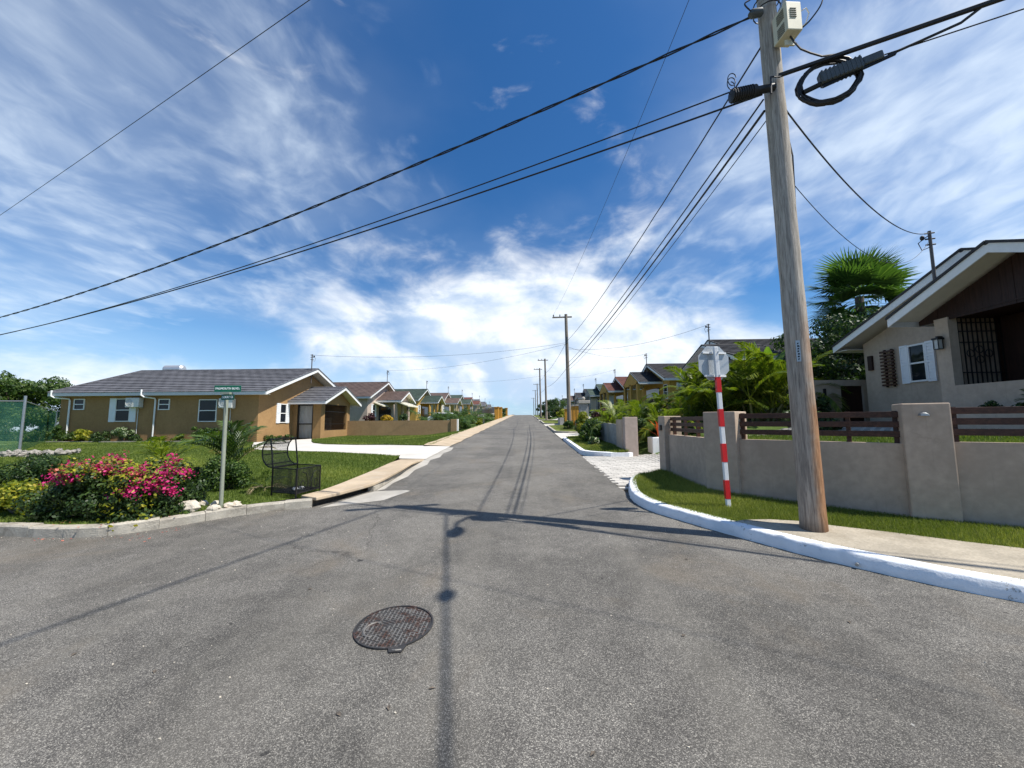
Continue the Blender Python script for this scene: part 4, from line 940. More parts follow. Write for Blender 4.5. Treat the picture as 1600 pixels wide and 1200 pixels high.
# ------------------------------------------------------------------ street name sign
SN = empty('street_name_sign', (-4.65, 5.84, .28), 'two green street name blades on a weathered metal post among white rocks', 'street sign')
MB().tube([(-4.65, 5.84, .1), (-4.675, 5.84, 2.05)], .029, 12).build('post', M['postgreen'], SN, smooth=True)
MB().box(-4.75, -4.60, 5.80, 5.88, 2.045, 2.075).build('cap_bracket', M['postgreen'], SN)
def blade(c, w, h, yaw_, txt, size, nm='blade'):
    c = Vector(c); ex = Vector((math.cos(yaw_), math.sin(yaw_), 0)); nn = Vector((math.sin(yaw_), -math.cos(yaw_), 0)); ez_ = Vector((0, 0, 1))
    b = MB().prism([c-ex*w/2-ez_*h/2, c+ex*w/2-ez_*h/2, c+ex*w/2+ez_*h/2, c-ex*w/2+ez_*h/2], nn*.004).build(nm, M['signgreen'], SN)
    cu = bpy.data.curves.new('lettering', 'FONT'); cu.body = txt; cu.size = size; cu.align_x = 'CENTER'; cu.align_y = 'CENTER'; cu.extrude = .0006; cu.offset = .0012
    to = bpy.data.objects.new('tmp', cu); COL.objects.link(to); bpy.context.view_layer.update()
    me = bpy.data.meshes.new_from_object(to.evaluated_get(bpy.context.evaluated_depsgraph_get())); bpy.data.objects.remove(to)
    me.materials.clear(); o = link('lettering', me, M['lettering'], b)
    o.matrix_local = Matrix.Translation(c+nn*.0055-ORG[b]) @ Matrix((( ex.x, 0, nn.x, 0), (ex.y, 0, nn.y, 0), (0, 1, 0, 0), (0, 0, 0, 1)))
    return b
blade((-4.66, 5.84, 2.135), .40, .105, rad(7), 'FALMOUTH BLVD.', .045)
blade((-4.62, 5.80, 1.995), .255, .085, rad(-12), 'COURT CL', .045)
SN.location = Vector(SN.location)+Vector((-.07, .10, 0))
# limestone rocks at its foot
for i, (x, y, r_, lab) in enumerate(((-4.97, 5.62, .17, 'largest white rock left of the street sign post'), (-4.52, 5.82, .09, 'tan rock touching the right side of the street sign post'), (-4.50, 5.95, .075, 'small rock behind the street sign post'),
        (-4.62, 5.66, .09, 'pale rock in front of the street sign post'), (-5.18, 5.80, .075, 'orange-stained rock at the left end of the rock pile'), (-5.02, 5.92, .09, 'pale rock behind the largest rock'),
        (-4.82, 5.93, .085, 'pale rock between the largest rock and the sign post'), (-5.27, 5.57, .11, 'flat pale rock beside the bougainvillea'), (-4.40, 5.86, .06, 'smallest rock at the right end of the rock pile'))):
    x -= .07; y += .11; r_ *= .82
    o = MB().ball((0, 0, 0), r_*1.15, r_*.95, r_*.7, 9, 6, .16).build('rock', M['rock'], org=(x, y, p(y)+.135+r_*.3), local=True)
    o.rotation_euler = (0, 0, i*1.3); tag(o, lab, 'rock', 'rocks at the foot of the street sign')

# ------------------------------------------------------------------ wire mesh refuse cage
z0 = .30; A = Vector((-4.42, 6.68, z0)); B = Vector((-3.88, 6.50, z0)); C_ = Vector((-3.80, 7.10, z0)); D = A+C_-B
CG = empty('refuse_cage', (A+C_)/2, 'black wire mesh refuse cage on legs with its barrel lid open', 'refuse cage')
up = Vector((0, 0, 1))
for q in (A, B, C_, D): MB().beam(q-up*.03, q+up*.50, .020, .020).build('leg', M['iron'], CG)
for zz_ in (.09, .50):
    for a, b in ((A, B), (B, C_), (C_, D), (D, A)): MB().beam(a+up*zz_, b+up*zz_, .016, .016).build('frame_rail', M['iron'], CG)
def meshpanel(o0, eu, ev, step=.019, r=.0016, nm='mesh_panel', parent=CG):
    mb = MB(); lu, lv = eu.length, ev.length; nu, nv = int(lu/step), int(lv/step); du = eu.normalized(); nrm = eu.cross(ev).normalized()
    for i in range(1, nu): q = o0+eu*(i/nu); mb.beam(q, q+ev, r*2, r*2, nrm)
    for i in range(1, nv): q = o0+ev*(i/nv); mb.beam(q, q+eu, r*2, r*2, nrm)
    o = mb.build(nm, M['blackmesh'], parent); o['kind'] = 'stuff'; return o
for a, b in ((A, B), (B, C_), (C_, D), (D, A)): meshpanel(a+up*.09, b-a, up*.41)
meshpanel(A+up*.09, B-A, D-A)
# barrel lid standing open on the A-D hinge
hv = (D-A); out_ = (A-B).normalized(); lean = (up*.955+out_*.16).normalized(); bul = (out_-lean*out_.dot(lean)).normalized()
cl = .50
prof = [A+up*.51+lean*(cl*(.5-.5*math.cos(q)))+bul*(.24*math.sin(q)) for q in np.linspace(0, math.pi, 9)]
lm = MB(); lm.tube(prof, .011, 5); lm.tube([q+hv for q in prof], .011, 5); lid = lm.build('lid', M['iron'], CG); lid['kind'] = 'stuff'
MB().beam(prof[0], prof[-1], .018, .018).build('lid_rail', M['iron'], lid); MB().beam(prof[0]+hv, prof[-1]+hv, .018, .018).build('lid_rail', M['iron'], lid)
for i in (0, 2, 4, 6, 8): MB().beam(prof[i], prof[i]+hv, .016, .016).build('lid_rail', M['iron'], lid)
for i in range(8): meshpanel(prof[i], prof[i+1]-prof[i], hv, .02, .0016, 'lid_mesh', lid)
mb = MB(); q = prof[-1]+hv*.4; mb.tube([q, q+up*.03+hv*.03, q+up*.03+hv*.12, q+hv*.15], .006, 5); mb.build('lid_handle', M['iron'], lid)
# scrollwork on the street side
fd = (C_-B).normalized(); fo = (B-A).normalized()*.016
for s_, c_ in ((1, .22), (-1, .40)):
    mb = MB(); c0 = B+fd*c_+up*.14+fo
    mb.tube([c0+up*.30-fd*s_*.10, c0+up*.26+fd*s_*.0, c0+up*.12+fd*s_*.05, c0+up*.0+fd*s_*.04, c0-up*.02-fd*s_*.04], .007, 5)
    mb.tube([c0+fd*(-s_*.08+.05*math.cos(k_))+up*(.08+.07*math.sin(k_)) for k_ in np.linspace(0, 5.4, 14)], .007, 5); mb.build('scroll', M['iron'], CG)
for i, (u_, v_) in enumerate(((.62, .35), (.70, .52))):
    o = MB().ball((0, 0, 0), .05, .04, .035, 9, 6, .15).build('plastic_bag', M['white'], org=A+(B-A)*u_+(D-A)*v_+up*.125, local=True)
    tag(o, ('crumpled white plastic bag nearer the street inside the refuse cage', 'smaller white plastic bag further back inside the refuse cage')[i], 'bag')

# ------------------------------------------------------------------ manhole cover
mc = Vector((-.985, 2.98, p(2.98)+.003)); MH = empty('manhole_cover', mc, 'rusty oval-looking cast iron manhole cover in the road', 'manhole cover'); MH.rotation_euler = (rad(1.6), 0, 0)
rm_ = .285
ORG[MH] = Vector()
def disc(r, z, n=40): return [(r*math.cos(2*math.pi*i/n), r*math.sin(2*math.pi*i/n), z) for i in range(n)]
MB().add(disc(rm_, .002), [tuple(range(40))]).build('plate', M['castiron'], MH)
mb = MB(); mb.add(disc(rm_, .0)+disc(rm_, .009)+disc(rm_-.012, .009)+disc(rm_-.012, .002), [(k_*40+i, k_*40+(i+1) % 40, (k_+1)*40+(i+1) % 40, (k_+1)*40+i) for k_ in range(3) for i in range(40)]); mb.build('rim', M['castiron'], MH)
mb = MB(); st_ = .030; n = 10
for i in range(-n, n+1):
    x = i*st_
    L = math.sqrt(max(0, (rm_-.016)**2-x*x))
    if L < .02: continue
    y = -L
    while y < L:
        ln_ = min(random.choice((.06, .09, .12)), L-y); 
        if not (-.16 < x < .0 and -.05 < y < .05): mb.beam((x, y, .004), (x, y+ln_-.012, .004), .009, .007)
        y += ln_
    if i % 1 == 0:
        y0_ = -rm_
for j in range(-9, 10):
    y = j*.030; L = math.sqrt(max(0, (rm_-.016)**2-y*y)); x = -L+.01
    while x < L-.03:
        mb.beam((x, y+(.015 if int((x+1)/st_) % 2 else 0), .0035), (x+st_*.8, y+(.015 if int((x+1)/st_) % 2 else 0), .0035), .006, .006); x += st_
o = mb.build('tread_ribs', M['castrib'], MH); o['kind'] = 'stuff'
mb = MB(); mb.prism([(.05, -rm_+.005, 0), (.07, -rm_-.035, 0), (.15, -rm_-.028, 0), (.165, -rm_+.05, 0)], (0, 0, .008)); mb.build('lifting_lug', M['castiron'], MH)
mb = MB(); mb.tube([(.085, -rm_-.015, .008), (.11, -rm_-.02, .011), (.145, -rm_-.008, .008)], .006, 6); mb.build('lug_handle', M['castrib'], MH)
mb = MB(); mb.tube([(-.13+.07*math.cos(q), -.06+.09*math.sin(q), .005) for q in np.linspace(1.2, 5.0, 14)], .008, 5); mb.build('cast_arc', M['castrib'], MH)

# ------------------------------------------------------------------ utility poles and overhead lines
def pole(name, b, t_, r0, r1, label, mat, seg=28, nside=18):
    b = Vector(b); t_ = Vector(t_); root = empty(name, b, label, 'utility pole', 'utility poles along the right side of the street')
    pts = [b.lerp(t_, i/seg) for i in range(seg+1)]; rr = [r0+(r1-r0)*i/seg+(random.uniform(-.003, .003) if seg > 10 else 0) for i in range(seg+1)]; rr[0] *= 1.05
    MB().tube([b-Vector((0, 0, .3))]+pts, [rr[0]]+rr, nside).build('shaft', mat, root, smooth=True); return root
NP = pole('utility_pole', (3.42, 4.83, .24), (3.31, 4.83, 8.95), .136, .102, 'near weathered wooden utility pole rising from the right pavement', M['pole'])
# equipment box
mb = MB(); mb.box(3.30, 3.50, 4.46, 4.70, 6.43, 6.82); eb = mb.build('equipment_box', M['boxcream'], NP, bevel=.012)
eb.data.transform(Matrix.Translation(Vector((3.40, 4.56, 6.62))-ORG[NP]) @ Matrix.Rotation(rad(4), 4, 'Z') @ Matrix.Translation(ORG[NP]-Vector((3.40, 4.56, 6.62))))
rot = Matrix.Rotation(rad(4), 4, 'Z'); bc = Vector((3.40, 4.56, 6.62))
def bxp(x, y, z): return bc+rot @ Vector((x, y, z))
for i in range(5): MB().beam(bxp(-.05, -.102, .10-i*.028), bxp(.03, -.102, .10-i*.028), .012, .004, (0, 0, 1)).build('vent_slot', M['iron'], eb)
for j in (0.02, -.17):
    for i in range(6): MB().beam(bxp(-.102, -.06, j+i*.024), bxp(-.102, .06, j+i*.024), .006, .008).build('vent_slot', M['iron'], eb)
MB().beam(bxp(-.06, .0, -.27), bxp(.06, .0, -.27), .02, .07).build('mounting_tab', M['boxcream'], eb)
mb = MB(); mb.tube([bxp(.13, -.05, .12), bxp(.20, -.06, .16), bxp(.24, -.05, .10), bxp(.22, -.02, .0), bxp(.18, .0, -.03), bxp(.14, 0, .02), bxp(.13, -.03, .1)], .008, 5); mb.build('cable_tail', M['white'], eb)
mb = MB(); mb.tube([(3.40, 4.54, 6.42), (3.41, 4.50, 6.30), (3.46, 4.47, 6.17), (3.56, 4.45, 6.09), (3.70, 4.46, 6.05), (3.86, 4.43, 6.04), (4.0, 4.36, 6.04)], .011, 6); mb.build('power_lead', M['cable'], eb)
# number tag facing the road corner
tg = MB(); tc0 = Vector((3.318, 4.716, 2.42)); tn = Vector((-.42, -.9, 0)).normalized(); te = Vector((.9, -.42, 0)).normalized()
tg.prism([tc0-te*.022-up*.13, tc0+te*.022-up*.13, tc0+te*.022+up*.13, tc0-te*.022+up*.13], tn*.006); to_ = tg.build('number_tag', M['galv'], NP)
for i in range(7): MB().prism([tc0+tn*.0065-te*.010+up*(-.11+.032*i), tc0+tn*.0065+te*(.004+.006*(i % 3))+up*(-.11+.032*i), tc0+tn*.0065+te*.010+up*(-.09+.032*i), tc0+tn*.0065-te*(.003+.005*(i % 2))+up*(-.09+.032*i)], tn*.001).build('tag_digit', M['iron'], to_)
# ground conduit down the back of the pole
MB().tube([(3.52, 4.88, 4.0), (3.56, 4.88, 2.6), (3.575, 4.88, .3)], .018, 6).build('conduit', M['galv'], NP)
MB().tube([(3.44, 4.85, 5.7), (3.50, 4.80, 5.0), (3.52, 4.86, 4.0)], .009, 5).build('ground_wire', M['cable'], NP)
# band, insulators, street lamp arm above
for z in (7.22, 7.10): MB().tube([(3.33+.155*math.cos(q), 4.83+.155*math.sin(q), z) for q in np.linspace(0, 2*math.pi, 17)], .008, 5).build('band', M['cable'], NP)
for c in ((3.13, 4.74, 6.98), (3.50, 4.68, 7.28)): MB().tube([Vector(c)+Vector((-.08, 0, -.02)), Vector(c)+Vector((-.06, 0, 0)), Vector(c)+Vector((.06, 0, .02)), Vector(c)+Vector((.08, 0, .03))], [.035, .055, .055, .035], 10).build('insulator', M['closure'], NP, smooth=True)
mb = MB(); mb.tube([(3.34, 4.75, 6.6), (3.40, 4.55, 7.05), (3.48, 4.2, 7.35), (3.56, 3.95, 7.45)], .03, 8); arm = mb.build('lamp_arm', M['galv'], NP, smooth=True)
MB().ball((3.60, 3.78, 7.44), .11, .24, .07, 10, 6).build('lamp_head', M['galv'], arm)
MB().beam((3.31-.9, 4.85-.25, 8.75), (3.31+.5, 4.85+.15, 8.75), .09, .10).build('crossarm', M['farpole'], NP)
MB().tube([(3.30, 4.62, 5.95), (3.16, 4.60, 5.93), (3.15, 4.60, 5.7)], .012, 5).build('cable_hook', M['cable'], NP)
# other poles up the street
FP = []
for i, (x, y, lab) in enumerate(((3.45, 30.2, 'second utility pole up the street beside the orange posts'), (3.15, 57, 'third utility pole up the street'), (2.85, 70, 'utility pole just beyond the third one'), (3.7, 112, 'fifth utility pole far up the street'), (3.9, 140, 'sixth utility pole near the crest'), (4.0, 175, 'farthest utility pole past the crest'))):
    zb = p(y); h = 9.2
    R = pole('utility_pole', (x, y, zb), (x-.12, y, zb+h), .17, .12, lab, M['farpole'], 6, 10); FP.append((x-.1, y, zb))
    MB().beam((x-1.2, y, zb+h-.25), (x+.35, y, zb+h-.22), .09, .1).build('crossarm', M['farpole'], R)
    MB().tube([(x-.12, y-.2, zb+h-2.4), (x-.12, y-.2, zb+h-1.9)], .1, 8).build('junction_can', M['closure'], R)
    for dx_ in (-1.1, -.6): MB().tube([(x+dx_, y, zb+h-.2), (x+dx_, y, zb+h-.02)], .04, 6).build('insulator', M['closure'], R)
def cable(pts, r, label, n=6, wrap=0, mat='cable'):
    mb = MB(); mb.tube(pts, r, n)
    o = mb.build('overhead_cable', M[mat], org=pts[0], smooth=True); return tag(o, label, 'cable', 'overhead lines')
def twisted(pts, r, pitch, label, amp):
    q = []; q2 = []
    for i in range(len(pts)-1):
        a, b = Vector(pts[i]), Vector(pts[i+1])
        for k_ in range(4):
            w_ = a.lerp(b, k_/4); ph = (i*4+k_)*pitch; d_ = (b-a).normalized(); s_ = d_.cross(up).normalized(); u_ = s_.cross(d_)
            q.append(w_+s_*amp*math.cos(ph)+u_*amp*math.sin(ph)); q2.append(w_-s_*amp*math.cos(ph)-u_*amp*math.sin(ph))
    mb = MB(); mb.tube(q, r, 5); mb.tube(q2, r, 5); o = mb.build('overhead_cable', M['cable'], org=pts[0], smooth=True); o['kind'] = 'thing' if False else o.get('kind', ''); del o['kind']
    return tag(o, label, 'cable', 'overhead lines')
Lp = (-30, 14.9)
# to the left, over the street corner
twisted(catenary((3.12, 4.78, 7.0), (-32, 16.5, 5.3), 1.1, 60), .011, .8, 'twisted service cable crossing the sky to the far left, upper of the dark cables', .013)
cable(catenary((2.72, 4.76, 5.88), (-32, 16.5, 4.8), .95, 40), .010, 'upper of the two close communication cables crossing to the left')
cable(catenary((3.12, 4.72, 5.80), (-32, 16.5, 4.75), .85, 40), .013, 'lower of the two close communication cables crossing to the left')
cable(catenary((22, -5.5, 8.7), (-34, 19.0, 9.0), .2, 40), .006, 'thin high wire crossing the upper left of the sky')
cable(catenary((3.1, 4.8, 8.85), (-9, -27, 9.0), .5, 30), .018, 'high wire leaving the near pole towards the left behind the viewer')
# back past the viewer on the right
bp = (9.6, -25, 0)
cable(catenary((3.30, 4.66, 6.0), (27.5, -6.2, 7.2), .20, 40), .030, 'thick bundled cable running from the near pole to the upper right')
sup = cable(catenary((3.48, 4.60, 7.78), (bp[0], bp[1], 8.2), .35, 40), .019, 'thick supply cable running over the viewer from the near pole')
cable(catenary((4.22, 4.30, 5.86), (28, -6.0, 7.2), .2, 40), .008, 'thin wire leaving the grey splice box to the upper right')
MB().ball((3.48+(bp[0]-3.48)*.088, 4.60-29.6*.088, 7.70), .075, .13, .07, 10, 6).build('cable_splice', M['cable'], sup)
# uphill along the street
f1 = FP[0]
cable(catenary((3.24, 4.86, 6.62), (f1[0], f1[1], f1[2]+7.0), .35, 40, .006), .012, 'upper service cable running uphill from the near pole')
cable(catenary((3.22, 4.86, 5.85), (f1[0], f1[1], f1[2]+5.2), .28, 40), .012, 'middle cable running uphill from the near pole')
cable(catenary((3.25, 4.9, 5.72), (f1[0], f1[1], f1[2]+4.9), .30, 40), .018, 'thickest cable running uphill from the near pole')
cable(catenary((3.28, 4.9, 5.60), (f1[0]+.1, f1[1], f1[2]+4.7), .30, 40), .007, 'thin cable below the others running uphill from the near pole')
cable(catenary((2.95, 4.85, 8.9), (f1[0]-1.1, f1[1], f1[2]+9.05), .45, 40), .005, 'thin high wire running uphill left of the pole')
labs = ['between the second and third poles', 'between the third and fourth poles', 'between the fourth and fifth poles', 'between the fifth and sixth poles', 'between the sixth pole and the crest']
for i in range(len(FP)-1):
    a, b = FP[i], FP[i+1]
    for k_, (h, s_, w_) in enumerate(((7.0, .35, 'upper cable'), (4.9, .35, 'lower cable'))): cable(catenary((a[0], a[1], a[2]+h), (b[0], b[1], b[2]+h), s_, 14), .014, w_+' '+labs[i], 5)
# service drops
cable(catenary((3.42, 4.75, 5.60), (11.0, 10.36, 6.60), .55, 30), .010, 'service cable dropping from the near pole to the mast on the beige house')
cable(catenary((3.50, 4.9, 4.75), (11.0, 10.42, 6.35), .85, 30), .005, 'thin drop wire sagging from the near pole towards the beige house')
for i, (x, y, z) in enumerate(((-15.45, 26.85, 6.4), (-15.45, 42.4, 7.3), (-15.45, 59.7, 7.9), (11.3, 35.7, 7.7), (11.3, 48.2, 7.9), (11.3, 23.5, 7.4))):
    src = FP[0] if i in (0, 1, 3, 5) else FP[1]
    cable(catenary((src[0], src[1], src[2]+6.9-.1*i), (x, y, z), .55, 22), .008, 'service drop to the ' + ('tan house mast', 'brown roofed house mast on the left', 'green roofed house mast on the left', 'yellow house mast on the right', 'red roofed house mast on the right', 'dark roofed house mast behind the palms')[i])
# splice closures and the spare coil
SP = empty('splice_closure', (2.96, 4.74, 5.83), 'black ribbed splice closure strapped to cables left of the near pole', 'splice closure')
d_ = Vector((.985, -.03, .17)).normalized(); c0 = Vector((2.96, 4.70, 5.82))
MB().tube([c0-d_*.26, c0-d_*.25, c0+d_*.06, c0+d_*.07], [.05, .078, .078, .06], 12).build('body', M['iron'], SP, smooth=True)
MB().tube([c0+d_*.06, c0+d_*.30], .05, 10).build('sleeve', M['iron'], SP, smooth=True)
for i in range(9): MB().tube([c0-d_*(.235-.03*i), c0-d_*(.225-.03*i)], .086, 12).build('rib', M['cable'], SP)
SP2 = empty('splice_closure', (3.88, 4.42, 5.80), 'grey ribbed aluminium splice box hanging beside the cable coil', 'splice closure')
d_ = Vector((.80, -.28, .14)).normalized(); c0 = Vector((3.88, 4.42, 5.80))
MB().beam(c0-d_*.23, c0+d_*.20, .11, .15).build('body', M['closure'], SP2, bevel=.02)
MB().beam(c0+d_*.20, c0+d_*.40, .08, .10).build('end_cap', M['closure'], SP2, bevel=.015)
for i in range(10): MB().beam(c0-d_*(.21-.042*i), c0-d_*(.195-.042*i), .116, .153).build('rib', M['closure'], SP2)
MB().beam(c0-d_*.20-up*.10, c0+d_*.52-up*.04, .03, .03).build('strap_bar', M['iron'], SP2)
MB().tube([c0-d_*.40-up*.08, c0-d_*.22-up*.06], .03, 8).build('cable_gland', M['iron'], SP2)
rd = Vector((.90, -.41, .02)); pts = [c0+d_*.45-up*.03, c0+d_*.58-up*.02, c0+rd*.80+up*.06, c0+rd*1.05+up*.10, c0+rd*1.22+up*.20, c0+rd*1.5+up*.26, c0+rd*3+up*.2, c0+rd*12+up*.2, Vector((28, -6.2, 6.9))]
cable(pts, .015, 'slack black cable curling from the grey splice box to the upper right')
mb = MB(); cc0 = Vector((3.78, 4.50, 5.74)); eu = Vector((.90, -.30, .12)).normalized(); ev = (up-eu*up.dot(eu)).normalized()
q = []
for i in range(193):
    a = i/24*2*math.pi; r_ = .285+.018*math.sin(i*.37)+.012*math.sin(i*1.13); w_ = .03*math.sin(i*.21)
    q.append(cc0+eu*r_*1.08*math.cos(a)+ev*(r_*.93*math.sin(a)-.01*math.sin(a*.5))+eu.cross(ev)*w_)
mb.tube(q, .0125, 6); tag(mb.build('cable_coil', M['cable'], org=cc0, smooth=True), 'coil of spare black cable hanging right of the near pole', 'cable coil')
mb = MB(); q = [Vector((2.70, 4.74, 5.98))+Vector((.05*math.cos(a)+.004*a, .01*a-.1, .07*math.sin(a))) for a in np.linspace(0, 14, 40)]; mb.tube(q, .006, 5); tag(mb.build('wire_tangle', M['cable'], org=q[0], smooth=True), 'small tangle of loose wire above the black splice closure', 'wire')
mb = MB(); q = [(3.05, 4.72, 7.0), (2.95, 4.68, 7.06), (3.02, 4.68, 7.12), (3.1, 4.7, 7.2), (3.06, 4.7, 7.3), (3.2, 4.74, 7.32), (3.34, 4.66, 7.25), (3.5, 4.62, 7.3), (3.62, 4.5, 7.05), (3.75, 4.45, 7.1), (3.72, 4.4, 6.75), (3.60, 4.45, 6.55), (3.50, 4.52, 6.48)]
qq = smooth_line  # loose jumpers near the top
V_ = [Vector(a) for a in q]; fine_ = []
for i in range(len(V_)-1):
    a, b, c, d2 = V_[max(0, i-1)], V_[i], V_[i+1], V_[min(len(V_)-1, i+2)]
    for k_ in range(6):
        u = k_/6; fine_.append(.5*((2*b)+(c-a)*u+(2*a-5*b+4*c-d2)*u*u+(3*b-a-3*c+d2)*u**3))
mb.tube(fine_, .009, 6); tag(mb.build('jumper_cable', M['cable'], org=q[0], smooth=True), 'loose jumper cable looping round the top of the near pole', 'cable')

# ------------------------------------------------------------------ vegetation
def unit(n):
    v = RNG.normal(size=(n, 3)); return v/np.linalg.norm(v, axis=1)[:, None]
def leaves(name, P_, N_, size, mat, parent, width=.5, shade=None, jit=.5, fold=.0):
    """diamond leaves at P_ facing roughly N_"""
    n = len(P_); nn = N_+unit(n)*jit; nn /= np.linalg.norm(nn, axis=1)[:, None]
    a = np.cross(nn, unit(n)); a /= np.linalg.norm(a, axis=1)[:, None]; b = np.cross(nn, a)
    L = (size*(.6+.8*RNG.random(n)))[:, None]; w_ = L*width
    V = np.empty((n, 4, 3)); V[:, 0] = P_-a*L*.5; V[:, 1] = P_+b*w_*.5-nn*L*.06; V[:, 2] = P_+a*L*.5-nn*L*.15; V[:, 3] = P_-b*w_*.5-nn*L*.06
    sh = RNG.random(n) if shade is None else np.clip(shade+RNG.normal(size=n)*.18, 0, 1)
    V -= np.array(ORG[parent])
    me = np_mesh(name, V.reshape(-1, 3), np.arange(n*4).reshape(-1, 4), 4, np.repeat(sh, 4)); return link(name, me, mat, parent)
def lumps(c, rx, ry, h, n, low=.15):
    """centres and radii of leaf clumps filling a dome"""
    out_ = []
    for i in range(n):
        a = random.uniform(0, 6.283); r_ = math.sqrt(random.random())*.8; z = random.uniform(low, .85)
        k_ = math.sqrt(max(.05, 1-(z*.95)**2)) if z > .3 else .95
        out_.append((c[0]+rx*r_*k_*math.cos(a), c[1]+ry*r_*k_*math.sin(a), c[2]+h*z, random.uniform(.22, .42)*min(rx, ry, h)*1.1))
    return out_
def clump_pts(LS, n):
    LS = np.array(LS); w_ = LS[:, 3]**2; idx = RNG.choice(len(LS), n, p=w_/w_.sum()); d = unit(n); rr = LS[idx, 3]*(.45+.65*np.sqrt(RNG.random(n)))
    d[:, 2] *= .85
    return LS[idx, :3]+d*rr[:, None], d
def bush(name, x, y, z, rx, ry, h, label, mat='leaf_mid', n=2500, size=.07, nl=16, width=.5, cat='shrub', group=None, extra=(), shade=None):
    root = empty(name, (x, y, z), label, cat, group)
    LS = lumps((x, y, z), rx, ry, h, nl); P_, d = clump_pts(LS, n); P_[:, 2] = np.maximum(P_[:, 2], z+.01)
    leaves('foliage', P_, d, size, M[mat], root, width)
    for (nm, m2, n2, s2, sel) in extra:
        P2, d2 = clump_pts([l for l in LS if sel(l)] or LS, n2); P2 += d2*size*.6; P2[:, 2] = np.maximum(P2[:, 2], z+.01); leaves(nm, P2, d2, s2, M[m2], root, .7)
    mb = MB()
    for l in LS[:7]: mb.tube([(x+random.uniform(-.05, .05), y, z-.05), ((x+l[0])/2, (y+l[1])/2, z+(l[2]-z)*.6), l[:3]], [.02, .014, .006], 5)
    st = mb.build('stems', M['bark'], root); st['kind'] = 'stuff'
    return root, LS
def frond_mesh(L, nl, ll, droop, w, up_=.5, taper=.55, vee=.5, name='frond'):
    """arched rachis along +X with leaflets on both sides"""
    V = []; Fq = []; S_ = []
    def rach(u): return np.array([L*u*(1-.12*u*droop), 0, L*(up_*u-droop*u*u*.62)])
    N_ = 10
    for i in range(N_+1):
        q = rach(i/N_); r_ = .016*(1-.8*i/N_)*max(1, L/1.6)
        b = len(V); V += [q+np.array([0, r_, 0]), q+np.array([0, -r_, 0]), q+np.array([0, 0, r_*1.2])]; S_ += [.85]*3
        if i: 
            for a_, c_ in ((0, 1), (1, 2), (2, 0)): Fq.append((b-3+a_, b-3+c_, b+c_, b+a_))
    for i in range(nl):
        u = .16+.84*(i+.5)/nl
        for s_ in (-1, 1):
            q = rach(u); tg_ = rach(min(1, u+.02))-rach(u-.02); tg_ /= np.linalg.norm(tg_)
            le = ll*(math.sin(math.pi*min(1, .18+u*.82))**.6)*random.uniform(.85, 1.1)
            sd = np.array([0, s_, 0]); dn = tg_*(taper+u*.55)+sd*(1-.35*u)+np.array([0, 0, vee*(1-u*.6)+random.uniform(-.12, .12)]); dn /= np.linalg.norm(dn)
            wv_ = np.cross(dn, np.array([0, 0, 1.])); wv_ /= np.linalg.norm(wv_)+1e-6; m_ = q+dn*le*.5; e_ = q+dn*le+np.array([0, 0, -le*.32]); ww = w*(.8+.4*random.random())
            b = len(V); V += [q, m_+wv_*ww/2, e_, m_-wv_*ww/2]; S_ += [random.uniform(.2, .9)]*4; Fq.append((b, b+1, b+2, b+3))
    return np_mesh(name, np.array(V), np.array(Fq), 4, np.array(S_))
AR = [frond_mesh(2.3, 34, .62, random.uniform(.9, 1.5), .058, random.uniform(.7, 1.0), name='areca_frond') for _ in range(5)]
SMP = [frond_mesh(1.0, 18, .36, random.uniform(.6, 1.1), .034, random.uniform(.55, .9), name='small_frond') for _ in range(4)]
COC = [frond_mesh(2.6, 30, .7, random.uniform(.9, 1.4), .05, .75, vee=-.2, name='coconut_frond') for _ in range(4)]
def palm(name, x, y, z, n, scale, label, meshes, mat, stem_h=.5, cat='palm', group=None, tilt=(.15, 1.0), stems=5, spread=.25, dry=0):
    root = empty(name, (x, y, z), label, cat, group)
    cl_ = []
    for i in range(stems):
        a = i*2.4+random.random(); r_ = spread*math.sqrt((i+.3)/stems); hh_ = stem_h*random.uniform(.7, 1.25)
        bx_, by_ = r_*math.cos(a), r_*math.sin(a); tx, ty = bx_*1.9, by_*1.9; cl_.append((tx, ty, hh_))
        mb = MB(); mb.tube([(x+bx_, y+by_, z-.1), (x+(bx_+tx)/2, y+(by_+ty)/2, z+hh_*.5), (x+tx, y+ty, z+hh_)], [.05*scale, .042*scale, .032*scale], 7); mb.build('stem', M['stem'], root, smooth=True)
    for i in range(n):
        c = cl_[i % stems]; u = (i+.5)/n
        mt = M['palm_dry'] if i < dry else M[mat]; me = meshes[i % len(meshes)]
        if me.materials and me.materials[0] != mt: me = me.copy(); me.materials.clear()
        o = link('frond', me, mt, root); o.location = c
        s_ = scale*random.uniform(.75, 1.12); o.scale = (s_, s_, s_)
        o.rotation_euler = (random.uniform(-.25, .25), random.uniform(*tilt)-.75+(.6 if i < dry else 0), i*2.399+random.uniform(-.3, .3))
    return root
def cmesh(mlist, mat):
    r = []
    for me in mlist:
        c = me.copy(); c.materials.clear(); c.materials.append(M[mat]); r.append(c)
    return r
AR1 = cmesh(AR, 'palm'); SM1 = cmesh(SMP, 'palm_dark'); SM2 = cmesh(SMP, 'palm'); COC1 = cmesh(COC, 'palm_dark')

